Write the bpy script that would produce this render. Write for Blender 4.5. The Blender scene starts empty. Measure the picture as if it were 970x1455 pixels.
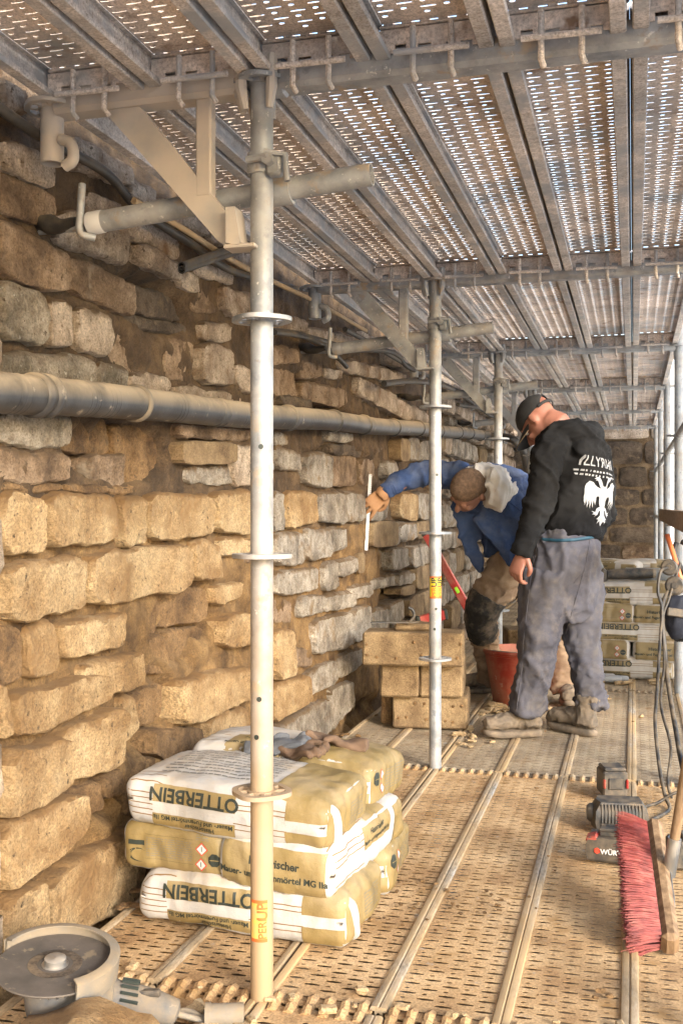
import bpy, bmesh, math, random
import numpy as np
from mathutils import Vector, Matrix, noise
from mathutils.bvhtree import BVHTree

R = math.radians
scene = bpy.context.scene
COL = scene.collection
# ------------------------------------------------------------------ camera
YAW = R(15.68); CAMZ = 1.044; F = 1475.0
RV = Vector((math.cos(YAW), math.sin(YAW), 0)); FV = Vector((-math.sin(YAW), math.cos(YAW), 0))
cam_d = bpy.data.cameras.new('camera'); cam = bpy.data.objects.new('camera', cam_d); COL.objects.link(cam)
cam.location = (0, 0, CAMZ); cam.rotation_euler = (R(90), 0, YAW)
cam_d.sensor_fit = 'VERTICAL'; cam_d.sensor_height = 36; cam_d.lens = 36 * F / 1455; cam_d.shift_y = -7.5 / 1455
cam_d.clip_start = 0.05; cam_d.clip_end = 3000
scene.camera = cam
# ------------------------------------------------------------------ light
SUN_EL = R(20); SUN_YAW = R(-46)            # the light travels along +Y, a little towards the wall
trav = Vector((math.sin(SUN_YAW) * math.cos(SUN_EL), math.cos(SUN_YAW) * math.cos(SUN_EL), -math.sin(SUN_EL)))
w = bpy.data.worlds.new('World'); scene.world = w; w.use_nodes = True
wn = w.node_tree.nodes; wl = w.node_tree.links
sky = wn.new('ShaderNodeTexSky'); sky.sky_type = 'NISHITA'; sky.sun_disc = False
sky.sun_elevation = SUN_EL; sky.sun_rotation = R(180) + SUN_YAW
sky.air_density = 1.0; sky.dust_density = 1.5; sky.ozone_density = 0.2
bg = wn['Background']; bg.inputs['Strength'].default_value = 0.15
wl.new(sky.outputs['Color'], bg.inputs['Color'])
sd = bpy.data.lights.new('sun', 'SUN'); sd.energy = 0.95; sd.angle = R(10); sd.color = (1.0, 0.985, 0.965)
so = bpy.data.objects.new('sun', sd); COL.objects.link(so)
so.rotation_euler = trav.to_track_quat('-Z', 'Y').to_euler(); so.location = (2, -6, 4)
vs = scene.view_settings
vs.view_transform = 'Standard'; vs.look = 'None'; vs.gamma = 1; vs.use_curve_mapping = False
vs.exposure = 2.28
scene.render.engine = 'CYCLES'
try:
    scene.cycles.max_bounces = 8; scene.cycles.diffuse_bounces = 4
except Exception: pass

# ------------------------------------------------------------------ helpers
def at(px, py, D):
    "photo pixel + depth -> world point"
    t = (px - 485) / F * D
    return RV * t + FV * D + Vector((0, 0, CAMZ - (py - 720) / F * D))
def onx(px, py, X):
    "photo pixel on the vertical plane x = X"
    t = (px - 485) / F
    D = X / (RV.x * t + FV.x)
    return Vector((X, D * (RV.y * t + FV.y), CAMZ - (py - 720) / F * D))
def onz(px, py, z=0.0):
    D = (CAMZ - z) * F / (py - 720)
    return at(px, py, D)

TM = {}
class MB:
    def __init__(s): s.v = []; s.f = []
    def add(s, vs, fs):
        o = len(s.v); s.v.extend([Vector(v) for v in vs]); s.f.extend([tuple(i + o for i in f) for f in fs]); return s
    def box(s, c, size, rot=None, bev=0.0):
        hx, hy, hz = [d / 2 for d in size]; c = Vector(c)
        b = min(bev, hx * .9, hy * .9, hz * .9)
        if b <= 0:
            vs = [Vector((x, y, z)) for x in (-hx, hx) for y in (-hy, hy) for z in (-hz, hz)]
            fs = [(0, 1, 3, 2), (4, 6, 7, 5), (0, 4, 5, 1), (2, 3, 7, 6), (0, 2, 6, 4), (1, 5, 7, 3)]
        else:
            vs = []; idx = {}
            for sx in (-1, 1):
                for sy in (-1, 1):
                    for sz in (-1, 1):
                        for a in range(3):
                            p = [sx * (hx - b), sy * (hy - b), sz * (hz - b)]
                            p[a] = (sx * hx, sy * hy, sz * hz)[a]
                            idx[(sx, sy, sz, a)] = len(vs); vs.append(Vector(p))
            fs = []
            for a in range(3):
                o = [(1, 2), (2, 0), (0, 1)][a]
                for sg in (-1, 1):
                    q = []
                    for (u, w_) in ((-1, -1), (1, -1), (1, 1), (-1, 1)):
                        k = [0, 0, 0]; k[a] = sg; k[o[0]] = u; k[o[1]] = w_; q.append(idx[(*k, a)])
                    fs.append(q if sg > 0 else q[::-1])
            for a in range(3):                    # edges along axis a
                b1, b2 = (a + 1) % 3, (a + 2) % 3
                for u in (-1, 1):
                    for w_ in (-1, 1):
                        def g(t, ax):
                            k = [0, 0, 0]; k[a] = t; k[b1] = u; k[b2] = w_; return idx[(*k, ax)]
                        q = [g(-1, b1), g(1, b1), g(1, b2), g(-1, b2)]
                        fs.append(q if u * w_ < 0 else q[::-1])
            for sx in (-1, 1):
                for sy in (-1, 1):
                    for sz in (-1, 1):
                        q = [idx[(sx, sy, sz, a)] for a in range(3)]
                        fs.append(q if sx * sy * sz > 0 else q[::-1])
        if rot is not None: vs = [rot @ v for v in vs]
        return s.add([v + c for v in vs], fs)
    def tube(s, pts, r, n=12, cap=True, closed=False, sq=1.0, up=None):
        pts = [Vector(p) for p in pts]; m = len(pts)
        rs = r if isinstance(r, (list, tuple)) else [r] * m
        tan = []
        for i in range(m):
            a = pts[(i - 1) % m] if (i > 0 or closed) else pts[i]
            b = pts[(i + 1) % m] if (i < m - 1 or closed) else pts[i]
            t = (b - a); tan.append(t.normalized() if t.length > 1e-9 else Vector((0, 0, 1)))
        ref = Vector(up) if up is not None else (Vector((0, 0, 1)) if abs(tan[0].z) < .9 else Vector((1, 0, 0)))
        nrm = (ref - tan[0] * ref.dot(tan[0])).normalized()
        vs = []
        for i in range(m):
            nrm = (nrm - tan[i] * nrm.dot(tan[i]))
            nrm = nrm.normalized() if nrm.length > 1e-6 else tan[i].orthogonal().normalized()
            bn = tan[i].cross(nrm)
            for k in range(n):
                a = 2 * math.pi * k / n
                vs.append(pts[i] + nrm * math.cos(a) * rs[i] + bn * math.sin(a) * rs[i] * sq)
        fs = []
        for i in range(m if closed else m - 1):
            j = (i + 1) % m
            for k in range(n):
                fs.append((i * n + k, i * n + (k + 1) % n, j * n + (k + 1) % n, j * n + k))
        if cap and not closed:
            fs.append(tuple(range(n))[::-1]); fs.append(tuple((m - 1) * n + k for k in range(n)))
        return s.add(vs, fs)
    def hollow(s, a, b, ro, ri, n=20):
        a = Vector(a); b = Vector(b); t = (b - a).normalized(); u = t.orthogonal().normalized(); w_ = t.cross(u)
        vs = []
        for p, r in ((a, ro), (b, ro), (b, ri), (a, ri)):
            for k in range(n):
                g = 2 * math.pi * k / n; vs.append(p + u * math.cos(g) * r + w_ * math.sin(g) * r)
        fs = []
        for i in range(4):
            j = (i + 1) % 4
            for k in range(n): fs.append((i * n + k, i * n + (k + 1) % n, j * n + (k + 1) % n, j * n + k))
        return s.add(vs, fs)
    def prism(s, poly, o, u, v, th):
        "polygon (2d) in frame o,u,v extruded th along u x v, centred"
        o = Vector(o); u = Vector(u).normalized(); v = Vector(v).normalized(); nn = u.cross(v)
        m = len(poly)
        vs = [o + u * p[0] + v * p[1] - nn * th / 2 for p in poly] + [o + u * p[0] + v * p[1] + nn * th / 2 for p in poly]
        fs = [tuple(range(m))[::-1], tuple(range(m, 2 * m))] + [(i, (i + 1) % m, m + (i + 1) % m, m + i) for i in range(m)]
        return s.add(vs, fs)
    def lathe(s, prof, o, axis=(0, 0, 1), n=24):
        "prof: list of (r, h)"
        o = Vector(o); t = Vector(axis).normalized(); u = t.orthogonal().normalized(); w_ = t.cross(u)
        vs = []
        for r, h in prof:
            for k in range(n):
                g = 2 * math.pi * k / n; vs.append(o + t * h + u * math.cos(g) * r + w_ * math.sin(g) * r)
        fs = []
        for i in range(len(prof) - 1):
            for k in range(n): fs.append((i * n + k, i * n + (k + 1) % n, (i + 1) * n + (k + 1) % n, (i + 1) * n + k))
        return s.add(vs, fs)
    def loft(s, rings, cap=True):
        n = len(rings[0]); vs = [p for r in rings for p in r]; fs = []
        for i in range(len(rings) - 1):
            for k in range(n): fs.append((i * n + k, i * n + (k + 1) % n, (i + 1) * n + (k + 1) % n, (i + 1) * n + k))
        if cap: fs.append(tuple(range(n))[::-1]); fs.append(tuple((len(rings) - 1) * n + k for k in range(n)))
        return s.add(vs, fs)
    def mesh(s, name, M=None):
        me = bpy.data.meshes.new(name)
        vs = s.v if M is None else [M @ v for v in s.v]
        me.from_pydata([tuple(v) for v in vs], [], s.f); me.update()
        return me

def finish(me, smooth):
    if smooth is None: return
    me.polygons.foreach_set('use_smooth', [True] * len(me.polygons))
    if smooth < 180: me.set_sharp_from_angle(angle=R(smooth))
def fixn(me):
    bm = bmesh.new(); bm.from_mesh(me); bmesh.ops.recalc_face_normals(bm, faces=bm.faces[:]); bm.to_mesh(me); bm.free()
def obj(name, mb, mat=None, parent=None, smooth=40, local=False, fix=False):
    "mb: MB in world coordinates (or local=True), becomes ONE mesh object"
    if isinstance(mb, MB):
        M = None
        if parent is not None and not local: M = TM[parent.name].inverted()
        me = mb.mesh(name, M)
        if fix: fixn(me)
        finish(me, smooth)
    else: me = mb
    if mat is not None and len(me.materials) == 0: me.materials.append(mat)
    o = bpy.data.objects.new(name, me); COL.objects.link(o)
    if parent is not None: o.parent = parent; TM[o.name] = TM[parent.name]
    else: TM[o.name] = Matrix()
    return o
def tag(o, label=None, cat=None, group=None, kind=None):
    if label: o['label'] = label
    if cat: o['category'] = cat
    if group: o['group'] = group
    if kind: o['kind'] = kind
    return o
def thing(name, label, cat, loc=(0, 0, 0), rz=0, group=None):
    o = bpy.data.objects.new(name, None); COL.objects.link(o); o.empty_display_size = .1
    o.location = loc; o.rotation_euler = (0, 0, rz)
    TM[o.name] = Matrix.Translation(Vector(loc)) @ Matrix.Rotation(rz, 4, 'Z')
    return tag(o, label, cat, group)
def copy_tree(o, parent=None):
    c = o.copy(); COL.objects.link(c); c.parent = parent
    for ch in o.children: copy_tree(ch, c)
    return c
def fbm(p, o=4, h=1.0, lac=2.0): return noise.fractal(p, h, lac, o)

# ------------------------------------------------------------------ materials
MATS = {}
def mat(name, cols, scale=6, rough=.8, metal=0, bump=.0, bscale=60, rnd=.0, dust=None, spots=None, detail=6, mid=None, stretch=None, spec=.5, sheen=0):
    """procedural material in world coordinates.  cols: colours spread over a noise; dust: (colour, amount, upness, scale);
    spots: (colour, threshold, scale); rnd: brightness change from object to object"""
    m = bpy.data.materials.new(name); m.use_nodes = True; MATS[name] = m
    N = m.node_tree.nodes; L = m.node_tree.links; B = N['Principled BSDF']
    geo = N.new('ShaderNodeNewGeometry'); pos = geo.outputs['Position']
    if stretch:
        mp = N.new('ShaderNodeMapping'); mp.inputs['Scale'].default_value = stretch; L.new(pos, mp.inputs['Vector']); pos = mp.outputs['Vector']
    def nz(sc, det=detail, rg=.6):
        n = N.new('ShaderNodeTexNoise'); n.inputs['Scale'].default_value = sc; n.inputs['Detail'].default_value = det
        n.inputs['Roughness'].default_value = rg; L.new(pos, n.inputs['Vector']); return n.outputs['Fac']
    def ramp(fac, stops, interp='LINEAR'):
        r = N.new('ShaderNodeValToRGB'); r.color_ramp.interpolation = interp; e = r.color_ramp.elements
        while len(e) < len(stops): e.new(.5)
        for i, (p, c) in enumerate(stops): e[i].position = p; e[i].color = (*c, 1) if len(c) == 3 else c
        L.new(fac, r.inputs['Fac']); return r.outputs['Color']
    def mix(a, b, fac, typ='MIX'):
        x = N.new('ShaderNodeMix'); x.data_type = 'RGBA'; x.blend_type = typ
        for sck, val in ((x.inputs[6], a), (x.inputs[7], b)):
            if isinstance(val, tuple): sck.default_value = (*val, 1)
            else: L.new(val, sck)
        if isinstance(fac, float): x.inputs[0].default_value = fac
        else: L.new(fac, x.inputs[0])
        return x.outputs[2]
    k = len(cols)
    if k == 1:
        c = mix(cols[0], tuple(v * .82 for v in cols[0]), nz(scale))
    else: c = ramp(nz(scale), [(.36 + .28 * i / (k - 1), cc) for i, cc in enumerate(cols)])
    if rnd:
        oi = N.new('ShaderNodeObjectInfo'); mr = N.new('ShaderNodeMapRange'); L.new(oi.outputs['Random'], mr.inputs['Value'])
        mr.inputs['To Min'].default_value = 1 - rnd; mr.inputs['To Max'].default_value = 1 + rnd
        hs = N.new('ShaderNodeHueSaturation'); L.new(mr.outputs[0], hs.inputs['Value']); L.new(c, hs.inputs['Color']); c = hs.outputs['Color']
    if name.startswith(('stone', 'soil', 'deck', 'rail', 'chip', 'mortar')):     # fine grain of the material itself
        c = mix(c, ramp(nz(170, 3, .7), [(.34, (.62, .60, .57)), (.52, (1, 1, 1)), (.66, (1.22, 1.2, 1.18))]), 1.0, 'MULTIPLY')
        c = mix(c, ramp(nz(38, 4, .7), [(.36, (.66, .62, .57)), (.55, (1, 1, 1))]), .35 if name.startswith('deck') else .45 if name in ('stone_sand', 'stone_new', 'stone_light') else .7, 'MULTIPLY')
    for sp in (spots or []):
        sc_, th, cc = sp[2], sp[1], sp[0]; wd = sp[3] if len(sp) > 3 else .06
        c = mix(c, cc, ramp(nz(sc_, 4, .65), [(th - wd, (0, 0, 0)), (th + wd, (1, 1, 1))]))
    if dust:
        dc, amt, upn, dsc = dust
        sx = N.new('ShaderNodeSeparateXYZ'); L.new(geo.outputs['Normal'], sx.inputs[0])
        mr = N.new('ShaderNodeMapRange'); L.new(sx.outputs['Z'], mr.inputs['Value'])
        st_ = name.startswith('stone'); mr.inputs['From Min'].default_value = .06 if st_ else -.2; mr.inputs['From Max'].default_value = .5 if st_ else .8
        mr.inputs['To Min'].default_value = 1 - upn; mr.inputs['To Max'].default_value = 1
        th = 1 - amt
        dn = ramp(nz(dsc, 6, .65), [(max(0, .25 + .5 * th - .17), (0, 0, 0)), (min(1, .25 + .5 * th + .17), (1, 1, 1))])
        mu = N.new('ShaderNodeMath'); mu.operation = 'MULTIPLY'; L.new(dn, mu.inputs[0]); L.new(mr.outputs[0], mu.inputs[1])
        c = mix(c, dc, mu.outputs[0])
        rr = N.new('ShaderNodeMapRange'); L.new(mu.outputs[0], rr.inputs['Value']); rr.inputs['To Min'].default_value = rough; rr.inputs['To Max'].default_value = .95
        L.new(rr.outputs[0], B.inputs['Roughness'])
        if metal:
            r2 = N.new('ShaderNodeMapRange'); L.new(mu.outputs[0], r2.inputs['Value']); r2.inputs['To Min'].default_value = metal; r2.inputs['To Max'].default_value = 0
            L.new(r2.outputs[0], B.inputs['Metallic'])
    else: B.inputs['Roughness'].default_value = rough; B.inputs['Metallic'].default_value = metal
    if not dust or not metal: B.inputs['Metallic'].default_value = metal
    L.new(c, B.inputs['Base Color'])
    try: B.inputs['Specular IOR Level'].default_value = spec
    except Exception: pass
    if sheen:
        B.inputs['Sheen Weight'].default_value = sheen
    if bump:
        b = N.new('ShaderNodeBump'); b.inputs['Strength'].default_value = min(1, bump * (1.6 if name.startswith(('stone', 'soil')) else 1)); b.inputs['Distance'].default_value = .055 if name.startswith(('stone', 'soil')) else .01
        L.new(nz(bscale * (.45 if name.startswith(('stone', 'soil')) else 1), 9, .72), b.inputs['Height']); L.new(b.outputs[0], B.inputs['Normal'])
    return m

SAND = (.56, .37, .175); DUSTY = (.50, .36, .20); GREYD = (.36, .29, .21)
mat('galv', [(.20, .215, .23), (.30, .315, .33), (.39, .405, .42)], 14, .55, .45, .1, 60, dust=((.40, .35, .30), .36, .55, 9), spots=[((.20, .22, .24), .63, 26, .05), ((.62, .62, .61), .66, 60, .03), ((.40, .31, .22), .64, 13, .06)])
mat('galv_sand', [(.36, .36, .35), (.5, .48, .45)], 14, .5, .6, .06, 90, dust=((.47, .39, .31), .62, .3, 7))
# the foreground standard is caked with sand towards its foot: one more layer of dust by height
def splash(name, base, z0, z1, c):
    m = MATS[base].copy(); m.name = name; MATS[name] = m; N = m.node_tree.nodes; L = m.node_tree.links; B = N['Principled BSDF']
    g = N.new('ShaderNodeNewGeometry'); sx = N.new('ShaderNodeSeparateXYZ'); L.new(g.outputs['Position'], sx.inputs[0])
    nz = N.new('ShaderNodeTexNoise'); nz.inputs['Scale'].default_value = 9; L.new(g.outputs['Position'], nz.inputs['Vector'])
    ad = N.new('ShaderNodeMath'); ad.operation = 'MULTIPLY_ADD'; ad.inputs[1].default_value = .5; L.new(nz.outputs['Fac'], ad.inputs[0]); L.new(sx.outputs['Z'], ad.inputs[2])
    mr = N.new('ShaderNodeMapRange'); mr.inputs['From Min'].default_value = z1 + .25; mr.inputs['From Max'].default_value = z0 + .25; L.new(ad.outputs[0], mr.inputs['Value'])
    x = N.new('ShaderNodeMix'); x.data_type = 'RGBA'; x.inputs[7].default_value = (*c, 1)
    old = B.inputs['Base Color'].links[0].from_socket; L.new(old, x.inputs[6]); L.new(mr.outputs[0], x.inputs[0]); L.new(x.outputs[2], B.inputs['Base Color'])
    if B.inputs['Metallic'].links:
        mo = B.inputs['Metallic'].links[0].from_socket; y = N.new('ShaderNodeMix'); L.new(mr.outputs[0], y.inputs[0]); L.new(mo, y.inputs[2]); y.inputs[3].default_value = 0; L.new(y.outputs[0], B.inputs['Metallic'])
    return m
splash('galv_splash', 'galv', .3, 1.15, (.33, .23, .133))
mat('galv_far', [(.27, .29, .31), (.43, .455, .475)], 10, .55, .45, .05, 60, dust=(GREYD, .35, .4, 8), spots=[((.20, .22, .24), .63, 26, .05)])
mat('deck_sand', [(.32, .19, .085), (.46, .30, .148), (.56, .385, .208)], 5, .9, 0, .25, 120, rnd=.05,
    spots=[((.30, .17, .06), .64, 7, .07), ((.36, .33, .29), .70, 16, .05)])
mat('deck_pale', [(.25, .19, .125), (.34, .265, .175), (.42, .34, .23)], 5, .9, 0, .25, 120, rnd=.06,
    spots=[((.26, .17, .09), .64, 8, .07), ((.32, .31, .29), .68, 18, .05)])
mat('rail_worn', [(.38, .265, .145), (.35, .285, .20), (.31, .30, .28)], 9, .75, .08, .15, 90, spots=[((.42, .29, .15), .5, 6, .1)], stretch=(1, .25, 1))
mat('deck_rust', [(.47, .40, .36), (.65, .56, .495), (.75, .645, .57)], 4, .75, .15, .2, 90, rnd=.16,
    spots=[((.34, .345, .355), .58, 3, .08), ((.24, .16, .11), .64, 11, .06)])
mat('rail_rust', [(.40, .38, .365), (.58, .53, .49), (.70, .635, .58)], 6, .7, .25, .2, 90, rnd=.15, spots=[((.34, .345, .355), .56, 5, .08)])
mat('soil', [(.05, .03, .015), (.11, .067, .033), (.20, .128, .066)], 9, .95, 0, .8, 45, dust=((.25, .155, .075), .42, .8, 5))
mat('soil_sand', [(.10, .052, .017), (.23, .13, .046), (.37, .225, .088)], 8, .95, 0, .7, 50, dust=((.42, .27, .125), .35, .8, 5))
PIT = ((.11, .07, .036), .655, 48, .035)
mat('stone_sand', [(.35, .21, .088), (.53, .36, .18), (.65, .475, .265)], 5, .93, 0, .6, 70, rnd=.08, dust=((.27, .15, .055), .78, 1.0, 7), spots=[PIT, ((.33, .195, .08), .61, 3.5, .06)])
mat('stone_light', [(.33, .25, .18), (.57, .45, .335), (.76, .64, .51)], 7, .93, 0, .8, 70, rnd=.1, dust=((.16, .095, .045), .7, 1.0, 7), spots=[PIT, ((.24, .14, .07), .62, 6, .07)])
mat('stone_brown', [(.15, .095, .055), (.34, .23, .14), (.52, .38, .26)], 7, .93, 0, .8, 60, rnd=.15, dust=((.18, .11, .055), .6, .9, 6), spots=[((.42, .34, .25), .66, 9, .06), PIT])
mat('stone_grey', [(.23, .195, .155), (.44, .385, .315), (.62, .555, .465)], 8, .93, 0, .7, 70, rnd=.1, dust=((.20, .125, .06), .72, 1.0, 7), spots=[PIT, ((.10, .085, .065), .69, 26, .05), ((.30, .19, .09), .64, 5, .06)])
mat('stone_lichen', [(.21, .175, .125), (.42, .355, .27), (.57, .49, .385)], 8, .93, 0, .7, 70, rnd=.1, dust=((.16, .10, .05), .65, 1.0, 7), spots=[((.62, .58, .48), .66, 34, .03), PIT])
mat('stone_new', [(.14, .09, .045), (.22, .15, .078), (.28, .20, .108)], 10, .9, 0, .25, 140, rnd=.08, spots=[((.20, .11, .04), .72, 70, .03)])
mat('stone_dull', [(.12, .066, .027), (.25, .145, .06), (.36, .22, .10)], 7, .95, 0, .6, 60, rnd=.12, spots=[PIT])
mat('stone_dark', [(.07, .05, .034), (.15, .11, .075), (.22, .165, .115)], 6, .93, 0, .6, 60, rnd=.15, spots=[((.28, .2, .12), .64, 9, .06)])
mat('mortar', [(.22, .15, .085), (.34, .25, .155)], 12, .95, 0, .6, 60)
mat('chip', [(.34, .24, .13), (.50, .37, .21)], 14, .93, 0, .5, 80, rnd=.15)
mat('ground_dirt', [(.46, .44, .41), (.56, .54, .51)], 1.2, .95, 0, .3, 8)
mat('black_pipe', [(.014, .016, .02), (.035, .038, .045)], 12, .42, 0, .08, 60, dust=((.42, .33, .22), .80, .97, 6), spots=[((.26, .225, .18), .67, 22, .04)])
mat('black_plastic', [(.016, .016, .017), (.03, .03, .03)], 20, .45, 0, .1, 90, dust=((.22, .165, .105), .34, .55, 22))
mat('cable', [(.012, .012, .013), (.03, .028, .026)], 20, .5, 0, .05, 60, dust=((.22, .17, .11), .3, .6, 12))
mat('white_bag', [(.37, .367, .365), (.44, .437, .434)], 7, .45, 0, .45, 16, dust=((.42, .33, .22), .34, .7, 7))
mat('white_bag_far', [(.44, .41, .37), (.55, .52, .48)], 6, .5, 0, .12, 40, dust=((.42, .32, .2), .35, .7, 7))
mat('gold_print', [(.19, .135, .052), (.25, .183, .075)], 9, .5, 0, .45, 16, dust=((.36, .28, .17), .25, .7, 7))
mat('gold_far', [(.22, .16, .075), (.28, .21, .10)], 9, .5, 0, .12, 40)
mat('ink_pale', [(.16, .16, .15)], 9, .5)
mat('ink', [(.025, .032, .026)], 9, .5)
mat('ink_brown', [(.22, .13, .05)], 9, .5)
mat('print_white', [(.62, .61, .60)], 9, .5)
mat('cloth_print', [(.27, .275, .285), (.36, .365, .375)], 40, .8)
mat('print_red', [(.62, .06, .03)], 9, .5)
mat('sticker_yellow', [(.62, .46, .02)], 9, .5)
mat('sticker_faded', [(.62, .42, .06), (.50, .33, .14)], 30, .6)
mat('sticker_orange', [(.62, .13, .03)], 9, .5)
mat('wood', [(.12, .07, .034), (.20, .125, .066), (.27, .18, .10)], 9, .7, 0, .3, 60, stretch=(6, 6, 1))
mat('wood_board', [(.22, .14, .075), (.32, .22, .13)], 9, .75, 0, .3, 60, stretch=(6, .8, 6))
mat('bristle', [(.13, .012, .010), (.22, .027, .022), (.27, .062, .046)], 30, .6, rnd=.1)
mat('red_paint', [(.28, .02, .017), (.35, .035, .028)], 14, .4, dust=((.42, .28, .18), .25, .5, 9))
mat('red_plastic', [(.25, .026, .014), (.32, .045, .024)], 9, .5, 0, .1, 40, dust=((.30, .19, .12), .40, .3, 9), spots=[((.36, .27, .2), .68, 20, .04)])
mat('orange_hose', [(.62, .17, .06)], 12, .5)
mat('green_vial', [(.35, .75, .05)], 9, .2)
mat('silver', [(.40, .40, .395)], 20, .35, .9, .05, 60, dust=((.45, .36, .25), .25, .5, 14))
mat('grinder_grey', [(.13, .15, .17), (.22, .24, .26)], 12, .5, .2, .1, 60, dust=((.20, .165, .12), .42, .4, 16))
mat('guard_metal', [(.13, .13, .125), (.20, .195, .18)], 12, .5, .3, .2, 60, dust=((.24, .185, .12), .7, .3, 14), spots=[((.30, .25, .18), .68, 40, .04)])
mat('disc_dusty', [(.075, .065, .055), (.12, .10, .085)], 14, .7, .2, .1, 80, spots=[((.20, .16, .11), .62, 30, .04)])
mat('skin', [(.26, .13, .088), (.33, .175, .122)], 14, .5, 0, .05, 120)
mat('skin_red', [(.26, .105, .072), (.32, .145, .10)], 14, .5, 0, .05, 120)
mat('hair', [(.075, .042, .022), (.15, .09, .05)], 60, .7, 0, .7, 300)
mat('blue_cloth', [(.03, .055, .14), (.06, .10, .22)], 6, .9, 0, .3, 350, dust=((.15, .175, .24), .34, .5, 10), spec=.2)
mat('white_cloth', [(.55, .52, .48), (.66, .63, .59)], 6, .9, 0, .25, 250, spots=[((.42, .27, .13), .66, 9, .07)])
mat('black_cloth', [(.007, .007, .0075), (.015, .015, .0155)], 7, .95, 0, .3, 350, spec=.2)
mat('cap_cloth', [(.014, .014, .015), (.024, .024, .024)], 12, .85, 0, .25, 300)
mat('grey_cloth', [(.056, .056, .072), (.096, .096, .116)], 5, .9, 0, .25, 350, dust=((.15, .135, .125), .20, .1, 16), spec=.2)
mat('brown_cloth', [(.17, .115, .075), (.25, .175, .12)], 6, .92, 0, .25, 350, dust=((.36, .27, .18), .3, .3, 7))
mat('plug_red', [(.05, .010, .008), (.085, .018, .014)], 14, .7, 0, .1, 60, dust=((.09, .07, .055), .35, .4, 20))
mat('motor_dusty', [(.07, .075, .08), (.11, .115, .12)], 14, .8, 0, .15, 70, dust=((.20, .155, .105), .62, .35, 18), spots=[((.27, .22, .16), .67, 45, .04)])
mat('knee_black', [(.012, .012, .012), (.03, .028, .026)], 12, .85, 0, .3, 200, dust=((.25, .19, .13), .25, .2, 12))
mat('glove_leather', [(.30, .155, .07), (.40, .22, .11)], 14, .8, 0, .2, 150)
mat('glove_brown', [(.10, .06, .036), (.16, .10, .062)], 14, .85, 0, .3, 150)
mat('glove_grey', [(.06, .065, .075), (.12, .125, .135)], 14, .9, 0, .3, 150)
mat('boot', [(.055, .045, .035), (.12, .098, .076)], 12, .85, 0, .3, 90, dust=((.27, .21, .15), .42, .3, 14))
mat('belt_blue', [(.015, .07, .11)], 12, .6)
mat('navy', [(.008, .011, .022), (.016, .02, .035)], 9, .8, 0, .2, 150)
m_ = mat('sheeting', [(.80, .81, .82), (.88, .88, .88)], 3, .6, 0, .1, 12)
_N = m_.node_tree.nodes; _L = m_.node_tree.links
_t = _N.new('ShaderNodeBsdfTranslucent'); _t.inputs['Color'].default_value = (.9, .91, .92, 1); _x = _N.new('ShaderNodeMixShader'); _x.inputs[0].default_value = .65
_L.new(_N['Principled BSDF'].outputs[0], _x.inputs[1]); _L.new(_t.outputs[0], _x.inputs[2]); _L.new(_x.outputs[0], _N['Material Output'].inputs['Surface'])
# ------------------------------------------------------------------ ground
gm = MB().add([(-400, -400, -.36), (400, -400, -.36), (400, 400, -.36), (-400, 400, -.36)], [(0, 1, 2, 3)])
tag(obj('ground', gm, MATS['ground_dirt'], smooth=None), 'dusty bare earth below the scaffold', kind='structure')

es = MB().add([(-1.5, -3, -.352), (1.0, -3, -.352), (1.0, 12.4, -.352), (-1.5, 12.4, -.352)], [(0, 1, 2, 3)])  # dark sheet added below the planks so their slots look shaded
tag(obj('under_deck_shade', es, MATS['soil'], smooth=None), 'added dark sheet standing in for shade under the scaffold deck', kind='structure')
# ------------------------------------------------------------------ long stone wall
XW = -1.33
wall = thing('stone_wall', 'long rubble masonry wall with missing stones along the scaffold', 'wall', (XW, 0, -.36))

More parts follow.
